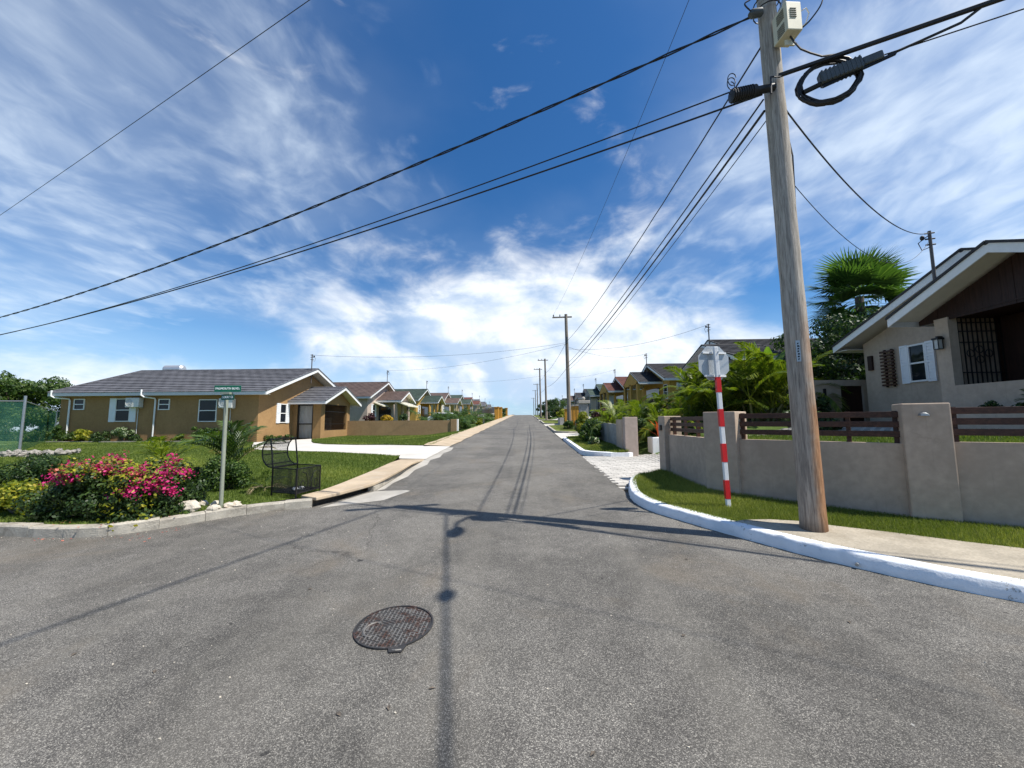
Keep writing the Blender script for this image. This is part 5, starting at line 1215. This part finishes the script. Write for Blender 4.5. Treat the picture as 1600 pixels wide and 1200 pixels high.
# ---- left corner planting
zb = lambda x, y: gl(x, y)+.12
BG = empty('bougainvillea', (-5.75, 5.75, zb(-5.7, 5.7)), 'rounded bougainvillea hedge with magenta flowers and yellow-green tips at the left kerb', 'shrub')
def hedge_lumps(n):
    r = []
    for i in range(n):
        u = random.random(); x = -6.78+u*1.70; hh_ = .70 if u > .12 else .55
        y = random.uniform(5.12, 6.1); yc = 5.10+max(0, (x+5.5))*.95
        y = max(y, yc+.06); z = random.uniform(.02, hh_-.10)
        if u > .9: z *= .85
        r.append((x, y, zb(x, y)+z, random.uniform(.11, .19)))
    return r
HL = hedge_lumps(130)
P_, d = clump_pts(HL, 26000); P_[:, 2] = np.maximum(P_[:, 2], .28); leaves('foliage', P_, d, .045, M['leaf_dark'], BG, .6)
topL = [l for l in HL if l[2]-zb(l[0], l[1]) > .46]; rightL = [l for l in HL if l[0] > -5.45 and l[1] < 5.95 and l[2]-zb(l[0], l[1]) > .25]
P_, d = clump_pts(topL, 2600); P_[:, 2] += .07; leaves('young_leaves', P_, d*.5+np.array([0, -.3, .8]), .05, M['leaf_yel'], BG, .6)
yl = [l for l in HL if -5.75 < l[0] < -5.2 and l[1] < 5.7]; P_, d = clump_pts(yl or HL, 900); P_ += d*.04; P_[:, 1] -= .05; leaves('young_leaves', P_, d, .05, M['leaf_yel'], BG, .6)
def flower_cluster(n_, pool, per, mat, spread=.075):
    Ps = []
    for i in range(n_):
        l = random.choice(pool); dv = Vector((random.uniform(-.6, .8), random.uniform(-1, .1), random.uniform(.1, 1))).normalized()
        c = np.array(l[:3])+np.array(dv)*l[3]*1.05; Ps.append(c+RNG.normal(size=(per, 3))*spread*np.array([1.1, .8, .7]))
    P_ = np.concatenate(Ps); leaves('flowers', P_, np.tile([0, -.4, .7], (len(P_), 1)), .038, M[mat], BG, .75, jit=1.0)['kind'] = 'stuff'
flower_cluster(22, rightL or HL, 75, 'bract', .055); flower_cluster(13, topL, 70, 'bract', .05); flower_cluster(6, topL, 40, 'bract_o', .06)
tl = [l for l in HL if l[0] < -6.3 and l[2]-zb(l[0], l[1]) > .35]; flower_cluster(5, tl or topL, 80, 'bract')
shp = []; mb = MB()
for i in range(26):
    l = random.choice(topL if i % 3 else (rightL or topL)); a = random.uniform(-2.6, .2); ln_ = random.uniform(.18, .34)
    q = [Vector(l[:3]), Vector(l[:3])+Vector((math.cos(a)*ln_*.4, math.sin(a)*ln_*.3, ln_*.75)), Vector(l[:3])+Vector((math.cos(a)*ln_*.95, math.sin(a)*ln_*.7, ln_*.80))]
    mb.tube(q, [.006, .004, .002], 4)
    for k_ in range(14):
        u = .3+.7*k_/13; w_ = q[0].lerp(q[1], min(1, u*2)) if u < .5 else q[1].lerp(q[2], (u-.5)*2); shp.append((np.array(w_)+RNG.normal(size=3)*.018, i))
mb.build('shoots', M['stem'], BG)['kind'] = 'stuff'
for md, mt_ in ((0, 'bract'), (1, 'leaf_yel'), (2, 'leaf_mid')):
    P_ = np.array([q[0] for q in shp if q[1] % 3 == md]); leaves('shoot_tips', P_, np.tile([0, -.3, .8], (len(P_), 1)), .042, M[mt_], BG, .65, jit=1.0)['kind'] = 'stuff'
P_ = np.stack([RNG.uniform(-6.6, -4.7, 90), RNG.uniform(4.75, 5.6, 90), np.zeros(90)], 1); P_ = np.array([[x, y, p(y)+(.008 if y < 4.85+max(0, (x+5.4))*.9 else .145)] for x, y, _ in P_])
leaves('fallen_bracts', P_, np.tile([0, 0, 1.], (len(P_), 1)), .028, M['bract_o'], BG, .7, jit=.2)['kind'] = 'stuff'
mb = MB()
for l in HL[:26]: mb.tube([(l[0]*.5-5.75*.5, 5.75, .25), ((l[0]-5.75)/2, (l[1]+5.75)/2, (l[2]+.3)/2), l[:3]], [.014, .010, .005], 5)
mb.build('stems', M['bark'], BG)['kind'] = 'stuff'
bush('shrub', -7.45, 5.55, zb(-7.4, 5.5), .62, .42, .42, 'yellow-green leafy shrub at the far left kerb', 'leaf_yel', 5200, .05, 26, .6)
bush('shrub', -10.3, 8.0, zb(-10.3, 8.0), 1.05, .75, .52, 'low dark spreading shrub behind the yellow-green one at the left edge', 'leaf_dark', 7500, .055, 30)
bush('shrub', -6.6, 7.4, zb(-6.6, 7.4), .8, .5, .36, 'sparse dark shrub behind the bougainvillea', 'leaf_dark', 3500, .055, 18)
bush('ground_cover', -5.15, 5.52, zb(-5.1, 5.5)-.02, .34, .2, .16, 'low creeping plant with red specks between hedge and rocks', 'leaf_mid', 1500, .035, 14)
palm('fan_shrub', -9.15, 9.6, zb(-9.1, 9.6)+.0, 14, .95, 'small feathery palm on the lawn behind the bougainvillea', SM2, 'palm', .18, stems=3, spread=.1, tilt=(.05, .75))
palm('palm_shrub', -5.95, 7.75, zb(-5.9, 7.7), 18, 1.0, 'spiky young palm growing out of a shrub behind the street sign', SM1, 'palm_dark', .45, stems=3, spread=.1, tilt=(-.25, .7), dry=2)
bush('shrub', -5.75, 7.35, zb(-5.7, 7.3), .50, .42, .62, 'glossy green shrub at the foot of the spiky palm by the street sign', 'leaf_mid', 4200, .055, 22)
palm('young_palm', -4.85, 7.1, zb(-4.8, 7.1), 7, .5, 'tiny palm sprout with drying leaves beside the refuse cage', SM1, 'palm_dark', .1, stems=1, spread=.02, tilt=(.2, .9), dry=3)
# ---- bed along the tan house
for i, (x, w, h, m_, lab) in enumerate(((-29.0, 1.3, .9, 'leaf_mid', 'tall green shrub at the far left corner of the tan house'), (-27.3, .9, 1.05, 'leaf_mid', 'upright bright shrub by the left downpipe of the tan house'), (-26.0, .8, .75, 'leaf_yel', 'yellow-green croton below the small left window'),
        (-24.9, .6, .6, 'leaf_dark', 'dark low shrub under the shuttered side window'), (-23.6, .75, 1.0, 'leaf_varieg', 'variegated broad-leaved plant below the left air conditioner'), (-22.9, .35, .45, 'leaf_dark', 'dark little shrub beside the variegated plant'), (-21.6, .6, .3, 'leaf_mid', 'low plants at the middle downpipe of the tan house'), (-20.2, .3, .45, 'leaf_mid', 'small lone shrub in the bed under the middle window'),
        (-18.9, .8, 1.0, 'leaf_mid', 'feathery shrub below the right side window of the tan house'), (-17.7, .9, .8, 'leaf_dark', 'dense dark shrub left of the tan house corner'), (-16.6, .7, .65, 'leaf_mid', 'bright shrub at the near corner of the tan house'))):
    bush('shrub', x, 21.95, Lz(22)+.06, w, .45, h, lab, m_, int(900+1500*w), .13 if m_ == 'leaf_varieg' else .10, 14, .45, group='shrubs along the tan house')
for i, y in enumerate((23.0, 23.9, 24.8)): bush('bed_plant', -15.5, y, Lz(23)+.03, .35, .35, .32, ('low plant at the near end of the gable wall bed', 'low plant in the middle of the gable wall bed', 'low plant at the far end of the gable wall bed')[i], 'leaf_mid', 420, .09, 8)
# pink edging stones etc are part of the lawn; fence on the far left
NF = empty('net_fence', (-16.3, 12, .6), 'green shade netting fence on galvanised posts at the left edge', 'fence')
for (x, y) in ((-24.5, 9.4), (-18.65, 13.7), (-36.0, 28.4), (-34.4, 28.0)):
    z_ = gl(x, y)+(.1 if y < 20 else -.1); MB().tube([(x, y, z_-.2), (x+.0, y, z_+2.15)], .04, 8).build('post', M['galv'], NF)
pr = [(-24.5, 9.4), (-18.65, 13.7), (-36.0, 28.4), (-34.4, 28.0), (-28.8, 27.0)]
for i, (a, b) in enumerate(zip(pr, pr[1:])):
    za, zb_ = gl(*a)+.1, gl(*b)+.1
    MB().tube([(a[0], a[1], za+1.95), (b[0], b[1], zb_+1.95)], .022, 6).build('rail', M['galv'], NF)
    MB().prism([(a[0], a[1], za+.02), (b[0], b[1], zb_+.02), (b[0], b[1], zb_+1.93), (a[0], a[1], za+1.93)], (.004, .004, 0)).build('netting', M['net'] if i == 0 else M['net_thin'], NF)
struct(MB().prism([(-25, 8.9, gl(-25, 9)), (-18.4, 13.6, gl(-18, 13.6)), (-18.4, 13.6, gl(-18, 13.6)+.20), (-25, 8.9, gl(-25, 9)+.24)], (.1, -.25, 0)).build('fence_footing', M['concrete'], bevel=.02))
mb = MB()
for i in range(160):
    u = random.random(); x = -20.5+u*4.8; y = 11.6+u*1.1+random.random()*1.3*(1-u*.6); mb.ball((x, y, gl(x, y)+.12+random.uniform(0, .16)), random.uniform(.05, .16), random.uniform(.05, .16), random.uniform(.04, .1), 6, 4, .2)
tag(mb.build('rubble', M['rubble']), 'loose stone rubble along the fence footing at the left edge', 'rubble', None, 'stuff')
def tree(name, x, y, z, h, r_, label, mat, n, size, nl=30, crown0=.35, group=None, limbs=7):
    root = empty(name, (x, y, z), label, 'tree', group); mb = MB()
    LS = []
    for i in range(nl):
        a = i*2.399; rr = r_*math.sqrt((i+.5)/nl)*random.uniform(.7, 1.05); zz_ = z+h*random.uniform(crown0, .95)*(1-.25*(rr/r_)**2); LS.append((x+rr*math.cos(a), y+rr*math.sin(a), zz_, r_*random.uniform(.16, .30)))
    mb.tube([(x, y, z-.3), (x+.1, y, z+h*.2), (x-.05, y+.05, z+h*.45), (x, y, z+h*.7)], [h*.035, h*.028, h*.02, h*.008], 8)
    for l in LS[:limbs*3:3]: mb.tube([(x, y, z+h*.28), ((x+l[0])/2, (y+l[1])/2, z+(l[2]-z)*.62), l[:3]], [h*.016, h*.011, h*.004], 6)
    mb.build('trunk', M['bark'], root, smooth=True)
    P_, d = clump_pts(LS, n); leaves('crown', P_, d, size, M[mat], root, .5); return root
tree('leafy_tree', -43.6, 32, -.2, 6.1, 3.7, 'large spreading tree at the far left edge behind the netting', 'leaf_mid', 26000, .24, 50, .2)
tree('leafy_tree', -39.0, 34, -.4, 3.2, 1.9, 'lower tree between the big tree and the tan house', 'leaf_mid', 6500, .18, 26, .15)
tree('leafy_tree', -37, 26.5, -.4, 2.3, 2.2, 'dark bushy tree behind the netting posts', 'leaf_dark', 6500, .16, 26, .05)
tree('leafy_tree', -52, 27, -.6, 4.6, 3.6, 'dark tree at the extreme left behind the netting', 'leaf_dark', 8000, .2, 30, .1)
HL2 = empty('outbuilding', (-38.8, 29.5, .3), 'dark little roof with white edge among the trees at far left', 'shed')
MB().prism([(-37.6, 29.6, 1.55), (-36.4, 29.6, 2.30), (-36.4, 29.6, 2.14), (-37.6, 29.6, 1.38)], (0, 1.5, 0)).build('roof', M['white'], HL2); MB().box(-37.3, -35.8, 29.9, 31, -.3, 1.5).build('wall', M['wall_grey'], HL2); MB().prism([(-36.4, 29.6, 2.28), (-35.0, 29.6, 1.6), (-35.0, 29.6, 1.5), (-36.4, 29.6, 2.14)], (0, 1.5, 0)).build('roof_slope', M['roof_dark'], HL2)

# ---- tan boundary wall beside the tan house, planting behind it
TW = empty('boundary_wall', (-9.4, 29.6, .45), 'long plain tan boundary wall between the first two left houses', 'wall')
MB().box(-13.8, -5.75, 29.5, 29.68, .2, 1.66).build('wall_panel', M['wall_tan2'], TW); MB().box(-5.72, -5.25, 29.42, 29.80, .3, 1.74).build('end_pillar', M['wall_tan2'], TW, bevel=.01); MB().box(-5.25, -5.16, 29.45, 29.77, .3, 1.75).build('gate_post', M['white'], TW)
bush('shrub', -13.0, 31.6, 1.0, .8, .6, 1.35, 'plum-leaved shrub behind the left end of the tan wall', 'leaf_plum', 1400, .13, 14)
bush('shrub', -11.3, 31.3, 1.0, .75, .6, 1.15, 'golden croton bush behind the tan wall', 'leaf_gold', 1500, .13, 14)
bush('shrub', -10.1, 31.5, 1.0, .5, .5, 1.3, 'narrow dark green shrub beside the golden croton', 'leaf_dark', 1000, .12, 12)
MB_ = None
for i, (x, y, s_, lab) in enumerate(((-7.9, 33.0, .85, 'first dark palm clump behind the tan wall'), (-6.4, 36.0, .9, 'second dark palm clump behind the tan wall'), (-6.9, 40.5, 1.0, 'palm clump in front of the beige house'), (-5.7, 32.4, .7, 'palm clump nearest the end of the tan wall'), (-6.1, 46.0, 1.0, 'palm clump further up the left verge'), (-5.6, 37.5, .6, 'low palm clump at the left verge'))):
    palm('areca_palm', x, y, p(y)-.1, 24, s_*.95, lab, COC1, 'palm_dark', .45, stems=5, spread=.6, group='palms along the left verge', tilt=(.0, .9))
for i, (x, y, w, h, m_, lab) in enumerate(((-5.3, 34.2, .6, .7, 'leaf_mid', 'first green bush along the left verge'), (-5.2, 41.5, .7, .8, 'leaf_yel', 'yellowish bush along the left verge'), (-5.3, 50, .9, 1.1, 'leaf_mid', 'round bush further along the left verge'), (-5.2, 57, 1.0, 1.2, 'leaf_mid', 'round bush beyond the white cabinet'), (-5.6, 84, 1.2, 2.4, 'leaf_dark', 'dark bush behind the orange columns on the left'), (-5.4, 93, 1.2, 1.9, 'leaf_dark', 'dark bush far up the left verge'))):
    bush('shrub', x, y, p(y), w, w, h, lab, m_, 1300, .16 if y < 60 else .25, 14)
CB = MB().box(-5.55, -5.05, 46.9, 47.3, p(47)-.1, p(47)+1.05).build('utility_cabinet', M['acwhite'], org=(-5.3, 47.1, p(47)), bevel=.03); tag(CB, 'white utility cabinet on the left verge', 'cabinet')
GWL = empty('boundary_wall', (-5.9, 62, p(62)), 'pale wall topped by dark railing up the left side', 'wall')
for y in (48, 56, 64, 72): MB().add([(-5.9, y, p(y)-.1), (-5.9, y+7.9, p(y+7.9)-.1), (-5.9, y+7.9, p(y+7.9)+1.0), (-5.9, y, p(y)+1.0), (-6.05, y, p(y)-.1), (-6.05, y+7.9, p(y+7.9)-.1), (-6.05, y+7.9, p(y+7.9)+1.0), (-6.05, y, p(y)+1.0)], [(0, 1, 2, 3), (7, 6, 5, 4), (3, 2, 6, 7), (0, 3, 7, 4), (1, 5, 6, 2)]).build('wall_panel', M['concrete'], GWL)
for y in range(48, 80): MB().box(-6.0, -5.95, y, y+.9, p(y)+1.0, p(y)+1.75).build('railing', M['iron'], GWL)
for i, (x, y) in enumerate(((-4.9, 66.0), (-4.7, 72.5), (-4.9, 100.))):
    o = MB().box(x-.35, x+.35, y-.35, y+.35, p(y)-.1, p(y)+2.0).box(x-.42, x+.42, y-.42, y+.42, p(y)+2.0, p(y)+2.12).build('gate_column', M['orange'], org=(x, y, p(y)), bevel=.02); tag(o, ('nearest orange gate column on the left side', 'second orange gate column on the left side', 'farthest orange gate column on the left side')[i], 'column')
# parked car half hidden by the palms
CR = empty('parked_car', (-9.2, 45.0, p(45)-.15), 'white car parked behind the palms in front of the beige house', 'car')
def carp(q): return Vector((-9.2+q[0], 45.0+q[1], p(45)-.15+q[2]))
prof_ = [(-2.1, .35), (2.1, .35), (2.15, .75), (1.2, .95), (.55, 1.45), (-1.2, 1.48), (-1.9, 1.0), (-2.15, .9)]
MB().prism([carp((a, -.8, b)) for a, b in prof_], (0, 1.6, 0)).build('body', M['carwhite'], CR, bevel=.08)
MB().prism([carp((a, -.83, b)) for a, b in ((1.0, .98), (.5, 1.38), (-1.15, 1.40), (-1.65, 1.02))], (0, 1.66, 0)).build('side_windows', M['glass'], CR)
for a in (-1.3, 1.3):
    for s_ in (-.82, .62): MB().tube([carp((a, s_, .32)), carp((a, s_+.2, .32))], .32, 16).build('wheel', M['tyre'], CR)

# ---- right side planting
for i, (x, y, zz_, n, s_, lab) in enumerate(((4.5, 16.4, .85, 24, .66, 'areca palm nearest the beige gate pillar'), (5.7, 15.6, .85, 32, .62, 'big bright areca palm left of the octagonal sign'), (7.3, 15.8, 1.15, 34, .84, 'areca palm just behind the octagonal sign'), (9.0, 15.4, 1.35, 34, 1.1, 'areca palm between the octagonal sign and the near pole'),
        (10.1, 16.2, 1.5, 26, 1.15, 'areca palm just left of the near pole'), (5.0, 21.0, 1.1, 24, .62, 'areca palm in front of the yellow house'), (6.6, 20.0, 1.3, 26, .60, 'areca palm before the dark roofed house'), (4.5, 19.2, .9, 18, .6, 'small areca palm over the grey wall'), (8.3, 18.2, 1.5, 26, 1.05, 'areca palm deep behind the octagonal sign'), (6.2, 24.5, 1.4, 22, .58, 'areca palm before the yellow house porch'))):
    palm('areca_palm', x, y, zz_, n, s_, lab, AR1, 'palm', .8*s_, stems=6, spread=.5, group='areca palms on the right side', tilt=(-.15, 1.25))
bush('shrub', 4.3, 15.0, p(15)+.3, .55, .5, .95, 'dark shrub behind the beige gate pillar', 'leaf_dark', 1800, .1, 16)
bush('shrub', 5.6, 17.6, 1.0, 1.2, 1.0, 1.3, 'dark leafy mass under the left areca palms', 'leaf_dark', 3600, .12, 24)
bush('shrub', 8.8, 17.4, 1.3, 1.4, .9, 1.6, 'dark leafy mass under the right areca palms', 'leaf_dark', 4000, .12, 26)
bush('shrub', 3.0, 17.6, p(17.6)+.12, .55, .9, 1.15, 'leafy green shrub against the weathered grey wall', 'leaf_mid', 3400, .11, 24)
bush('shrub', 2.95, 19.4, p(19.4)+.12, .5, .8, 1.5, 'tall yellow-green shrub at the far end of the grey wall', 'leaf_yel', 2600, .11, 20)
bush('shrub', 2.7, 15.9, p(15.9)+.12, .3, .3, .42, 'pale striped small plant on the verge before the grey wall', 'leaf_varieg', 350, .15, 6, .3)
bush('shrub', 4.1, 20.8, p(20)+.7, .6, .7, 1.1, 'plum-leaved shrub above the grey wall', 'leaf_plum', 1300, .11, 14)
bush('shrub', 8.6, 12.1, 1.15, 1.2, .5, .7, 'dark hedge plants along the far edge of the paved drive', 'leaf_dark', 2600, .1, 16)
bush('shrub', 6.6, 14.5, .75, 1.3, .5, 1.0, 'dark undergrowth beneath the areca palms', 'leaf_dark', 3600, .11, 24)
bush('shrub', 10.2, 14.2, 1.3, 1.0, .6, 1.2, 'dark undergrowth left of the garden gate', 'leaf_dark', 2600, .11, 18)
BR = empty('bromeliad', (4.75, 13.95, .98), 'red-orange bromeliad in the pale planter box', 'plant')
for i in range(16):
    a = i*2.4; me = np_mesh('blade', np.array([[0, -.02, 0], [.2, -.035, .22], [.42, 0, .30], [.2, .035, .22], ]), np.array([[0, 1, 2, 3]]), 4, np.full(4, random.random()))
    o = link('blade', me, M['bromel'], BR); o.rotation_euler = (0, random.uniform(-.9, .2), a); s_ = random.uniform(.8, 1.5); o.scale = (s_, s_, s_)
PB = MB(); PB.box(4.45, 5.6, 13.75, 14.3, .3, .98); tag(PB.build('planter_box', M['white'], org=(5, 14, .35), bevel=.02), 'pale rendered planter box at the top of the paved drive', 'planter')
# beige gate pillar and weathered grey wall along the right verge
GP = empty('boundary_wall', (3.55, 13.6, p(13.6)), 'weathered grey wall with pinkish gate pillar along the right verge', 'wall')
MB().box(3.42, 3.86, 13.42, 13.72, .2, 1.70).build('gate_pillar', M['wall_pink'], GP, bevel=.012); MB().box(3.40, 3.56, 13.72, 14.6, .2, 1.62).build('wall_stub', M['wall_fence'], GP)
for y in (14.6, 16.2, 17.8, 19.4): MB().add([(3.45, y, p(y)-.1), (3.45, y+1.58, p(y)-.1), (3.45, y+1.58, p(y+1.58)+1.0), (3.45, y, p(y)+1.02), (3.60, y, p(y)-.1), (3.60, y+1.58, p(y)-.1), (3.60, y+1.58, p(y+1.58)+1.0), (3.60, y, p(y)+1.02)], [(0, 1, 2, 3), (7, 6, 5, 4), (3, 2, 6, 7), (0, 3, 7, 4), (1, 5, 6, 2)]).build('wall_panel', M['wall_grey'], GP)
GC = empty('gate_column', (4.1, 27.5, p(27.5)), 'tall grey capped gate column beside the orange posts', 'column')
MB().box(3.85, 4.45, 27.2, 27.8, .6, p(27.5)+2.0).build('shaft', M['wall_grey'], GC, bevel=.02); MB().box(3.74, 4.56, 27.1, 27.9, p(27.5)+2.0, p(27.5)+2.22).build('cap', M['concrete'], GC, bevel=.03)
MB().ball((4.15, 27.5, p(27.5)+2.36), .14, .14, .14).build('finial', M['concrete'], GC)
OF = empty('orange_fence', (4.0, 33, p(33)), 'row of orange fence posts with low infill beyond the second pole', 'fence')
for i, y in enumerate((29.0, 31.0, 33.0, 35.0, 37.2)):
    MB().box(3.8, 4.25, y-.22, y+.22, p(y)-.1, p(y)+1.75+(.1 if i < 4 else -.1)).build('post', M['orange'], OF, bevel=.02)
    MB().box(3.74, 4.31, y-.28, y+.28, p(y)+1.85 if i < 4 else p(y)+1.65, p(y)+1.97 if i < 4 else p(y)+1.77).build('post_cap', M['concrete'], OF)
    if i < 4: MB().box(3.95, 4.1, y+.22, y+1.78, p(y)-.1, p(y)+.75).build('infill', M['wall_cream'], OF)
BWm = MB().box(3.5, 3.9, 39.0, 41.5, p(40)-.1, p(40)+.75); tag(BWm.build('low_wall', M['wall_grey'], org=(3.7, 40, p(40)), bevel=.02), 'low dark wall past the orange posts on the right', 'wall')
bush('shrub', 3.3, 29.5, p(29), .45, 1.2, .8, 'grassy shrub at the foot of the second pole', 'leaf_mid', 1500, .14, 14)
bush('shrub', 3.5, 24.8, p(24.8)+.1, .4, .6, .9, 'dark verge shrub before the grey gate column', 'leaf_dark', 900, .13, 10)
bush('shrub', 4.4, 46, p(46), .9, 1.3, 1.6, 'yellow-green round bush up the right side', 'leaf_yel', 1800, .2, 16)
palm('coconut_palm', 4.9, 51, p(51), 16, .95, 'dark young coconut palm up the right side', COC1, 'palm_dark', 1.6, stems=1, spread=.05, tilt=(-.1, .9))
for i, (x, y, h, r_) in enumerate(((5.2, 60, 3.4, 1.7), (5.0, 68, 3.6, 1.8), (4.8, 78, 3.6, 1.8), (5.2, 90, 3.4, 2.0), (5.0, 104, 3.4, 2.0))):
    tree('verge_tree', x, y, p(y), h, r_, ('first dark rounded tree up the right verge', 'second dark rounded tree up the right verge', 'third dark rounded tree up the right verge', 'fourth dark rounded tree up the right verge', 'last dark rounded tree up the right verge')[i], 'leaf_dark', 2600, .22, 18, .12, 'trees up the right verge', 4)
# crest: distant trees
LSf = []
for i in range(70):
    x = random.uniform(-60, 60); y = random.uniform(230, 300); LSf.append((x, y, p(y)+random.uniform(2.0, 4.6), random.uniform(1.2, 2.4)))
root = empty('distant_wood', (0, 260, p(260)), 'low band of distant trees beyond the crest of the street', 'trees'); root['kind'] = 'stuff'
P_, d = clump_pts(LSf, 14000); P_[:, 2] -= .5; leaves('foliage', P_, d, .7, M['leaf_dark'], root)['kind'] = 'stuff'
# ---- beside the beige house: garden wall with door, dark shade tree, fan palm, banana
GW = empty('garden_wall', (11.7, 14.6, 1.4), 'side garden wall with dark door left of the beige house', 'wall')
MB().box(10.5, 11.62, 14.5, 14.66, 1.0, 3.02).build('wall_panel', M['wall_rh'], GW); MB().box(11.62, 12.42, 14.5, 14.66, 2.80, 3.02).build('lintel', M['wall_rh'], GW); MB().box(12.42, 12.9, 14.5, 14.66, 1.0, 3.02).build('wall_panel', M['wall_rh'], GW)
MB().box(11.64, 12.40, 14.56, 14.62, 1.3, 2.79).build('door', M['wooddark'], GW); MB().box(10.98, 11.06, 14.45, 14.5, 2.0, 2.7).build('letter_slot', M['iron'], GW)
tree('shade_tree', 13.7, 17.0, 1.4, 5.0, 2.5, 'dense dark shade tree below the fan palm beside the beige house', 'leaf_dark', 18000, .14, 60, .1)
FPm = empty('fan_palm', (15.8, 18.2, 1.6), 'tall fan palm rising behind the roof of the beige house', 'palm')
MB().tube([(15.8, 18.2, 1.4), (15.85, 18.2, 4.0), (15.8, 18.2, 7.3)], [.24, .20, .17], 10).build('trunk', M['bark'], FPm, smooth=True)
def fan_mesh(R_, n=34, name='fan_leaf'):
    V = [np.array([0, .012, 0]), np.array([0, -.012, 0]), np.array([R_*.8, -.01, .0]), np.array([R_*.8, .01, 0])]; S_ = [.7]*4; Fq = [(0, 1, 2, 3)]; h = np.array([R_*.8, 0, 0])
    for i in range(n):
        a = rad(-128+256*(i+.5)/n); r_ = R_*(.80+.25*math.cos(a*.6))*random.uniform(.93, 1.05); da = rad(256/n)*.52
        d0 = np.array([math.cos(a), math.sin(a), 0]); z_ = .10*abs(math.sin(a))*R_
        m_ = h+d0*r_*.58; wv_ = np.array([-math.sin(a), math.cos(a), 0])*r_*.58*math.tan(da)
        tip = h+d0*r_+np.array([0, 0, -r_*random.uniform(.05, .28)+z_]); m_ = m_+np.array([0, 0, z_*.6])
        b = len(V); V += [h, m_+wv_, tip, m_-wv_+np.array([0, 0, .02])]; S_ += [random.uniform(.25, .85)]*4; Fq.append((b, b+1, b+2, b+3))
    return np_mesh(name, np.array(V), np.array(Fq), 4, np.array(S_))
FM = [fan_mesh(1.30, 40) for _ in range(3)]
for m_ in FM: m_.materials.append(M['fan'])
for i in range(46):
    o = link('fan_leaf', FM[i % 3], None, FPm); u = i/45; o.location = (0, 0, 5.7-.55*u)
    o.rotation_euler = (random.uniform(-.4, .4), rad(-80+150*u)+random.uniform(-.12, .12), i*2.399); s_ = random.uniform(.92, 1.12); o.scale = (s_, s_, s_)
BA = empty('banana_plant', (10.9, 17.5, 1.5), 'banana leaf poking up left of the near pole', 'plant')
def ban(L, w):
    V = []; Fq = []; n = 8
    for i in range(n+1):
        u = i/n; ww = w*math.sin(math.pi*min(.97, .05+u*.95))**.7; V += [(u*L*.45, -ww, L*(u-.18*u*u)+.03), (u*L*.45, 0, L*(u-.18*u*u)), (u*L*.45, ww, L*(u-.18*u*u)+.03)]
        if i: b = (i-1)*3; Fq += [(b, b+1, b+4, b+3), (b+1, b+2, b+5, b+4)]
    return np_mesh('banana_leaf', np.array(V), np.array(Fq), 4, RNG.random(len(V))*.3+.5)
bme = ban(1.9, .22); bme.materials.append(M['banana'])
for i, (a, tl_) in enumerate(((2.6, -.25), (.3, .2), (4.2, .3), (1.4, .5))): o = link('leaf', bme, None, BA); o.location = (0, 0, 1.9); o.rotation_euler = (0, tl_, a)
MB().tube([(10.9, 17.5, 1.4), (10.9, 17.5, 3.5)], [.12, .08], 8).build('stem', M['stem'], BA)
# neighbour wall glimpsed behind the shade tree
bush('shrub', 10.1, 8.2, 1.72, .3, 1.2, .25, 'small plants on the porch planter of the beige house', 'leaf_dark', 700, .07, 10)
CY = palm('cycad', 9.9, 7.75, 1.72, 16, .42, 'dark spiky cycad in front of the beige house porch', SM1, 'palm_dark', .15, stems=1, spread=.02, tilt=(.0, .8), cat='plant')
# litter on the road: a few dry leaves
for i, (x, y) in enumerate(((-1.95, 3.55), (-3.0, 2.6), (-.55, 2.35), (-.75, 2.2), (1.1, 2.9), (-2.3, 2.45), (.3, 1.95), (-1.0, 2.15), (2.4, 3.1), (1.7, 4.3))):
    o = MB().add([(-.022, 0, .002), (0, -.010, .006), (.024, 0, .003), (0, .011, .008)], [(0, 1, 2, 3)]).build('dry_leaf', M['bark'], org=(x, y, p(y)+.002), local=True); o.rotation_euler = (0, 0, i*1.7)
    tag(o, 'small dry leaf lying on the asphalt', 'leaf', 'dry leaves on the road')

mb = MB()
for i in range(420):
    if i < 170:
        q = kR[int(RNG.integers(30, 150)) % len(kR)]; x, y = q[0]-abs(RNG.normal())*.10-.03, q[1]-abs(RNG.normal())*.07-.02
    elif i < 260:
        q = kerbL[int(RNG.integers(20, len(kerbL)))]; x, y = q[0]+RNG.normal()*.1, q[1]-abs(RNG.normal())*.09-.02
    else: x, y = RNG.uniform(-4, 3.2), RNG.uniform(1.4, 6)
    if x > 1.9 and i >= 260 and y > 4: continue
    r_ = RNG.uniform(.003, .008); mb.ball((x, y, p(y)+r_*.4), r_, r_*.8, r_*.6, 5, 3, .2)
tag(mb.build('grit', M['rock']), 'loose grit and tiny stones on the asphalt near the kerbs', 'grit', None, 'stuff')
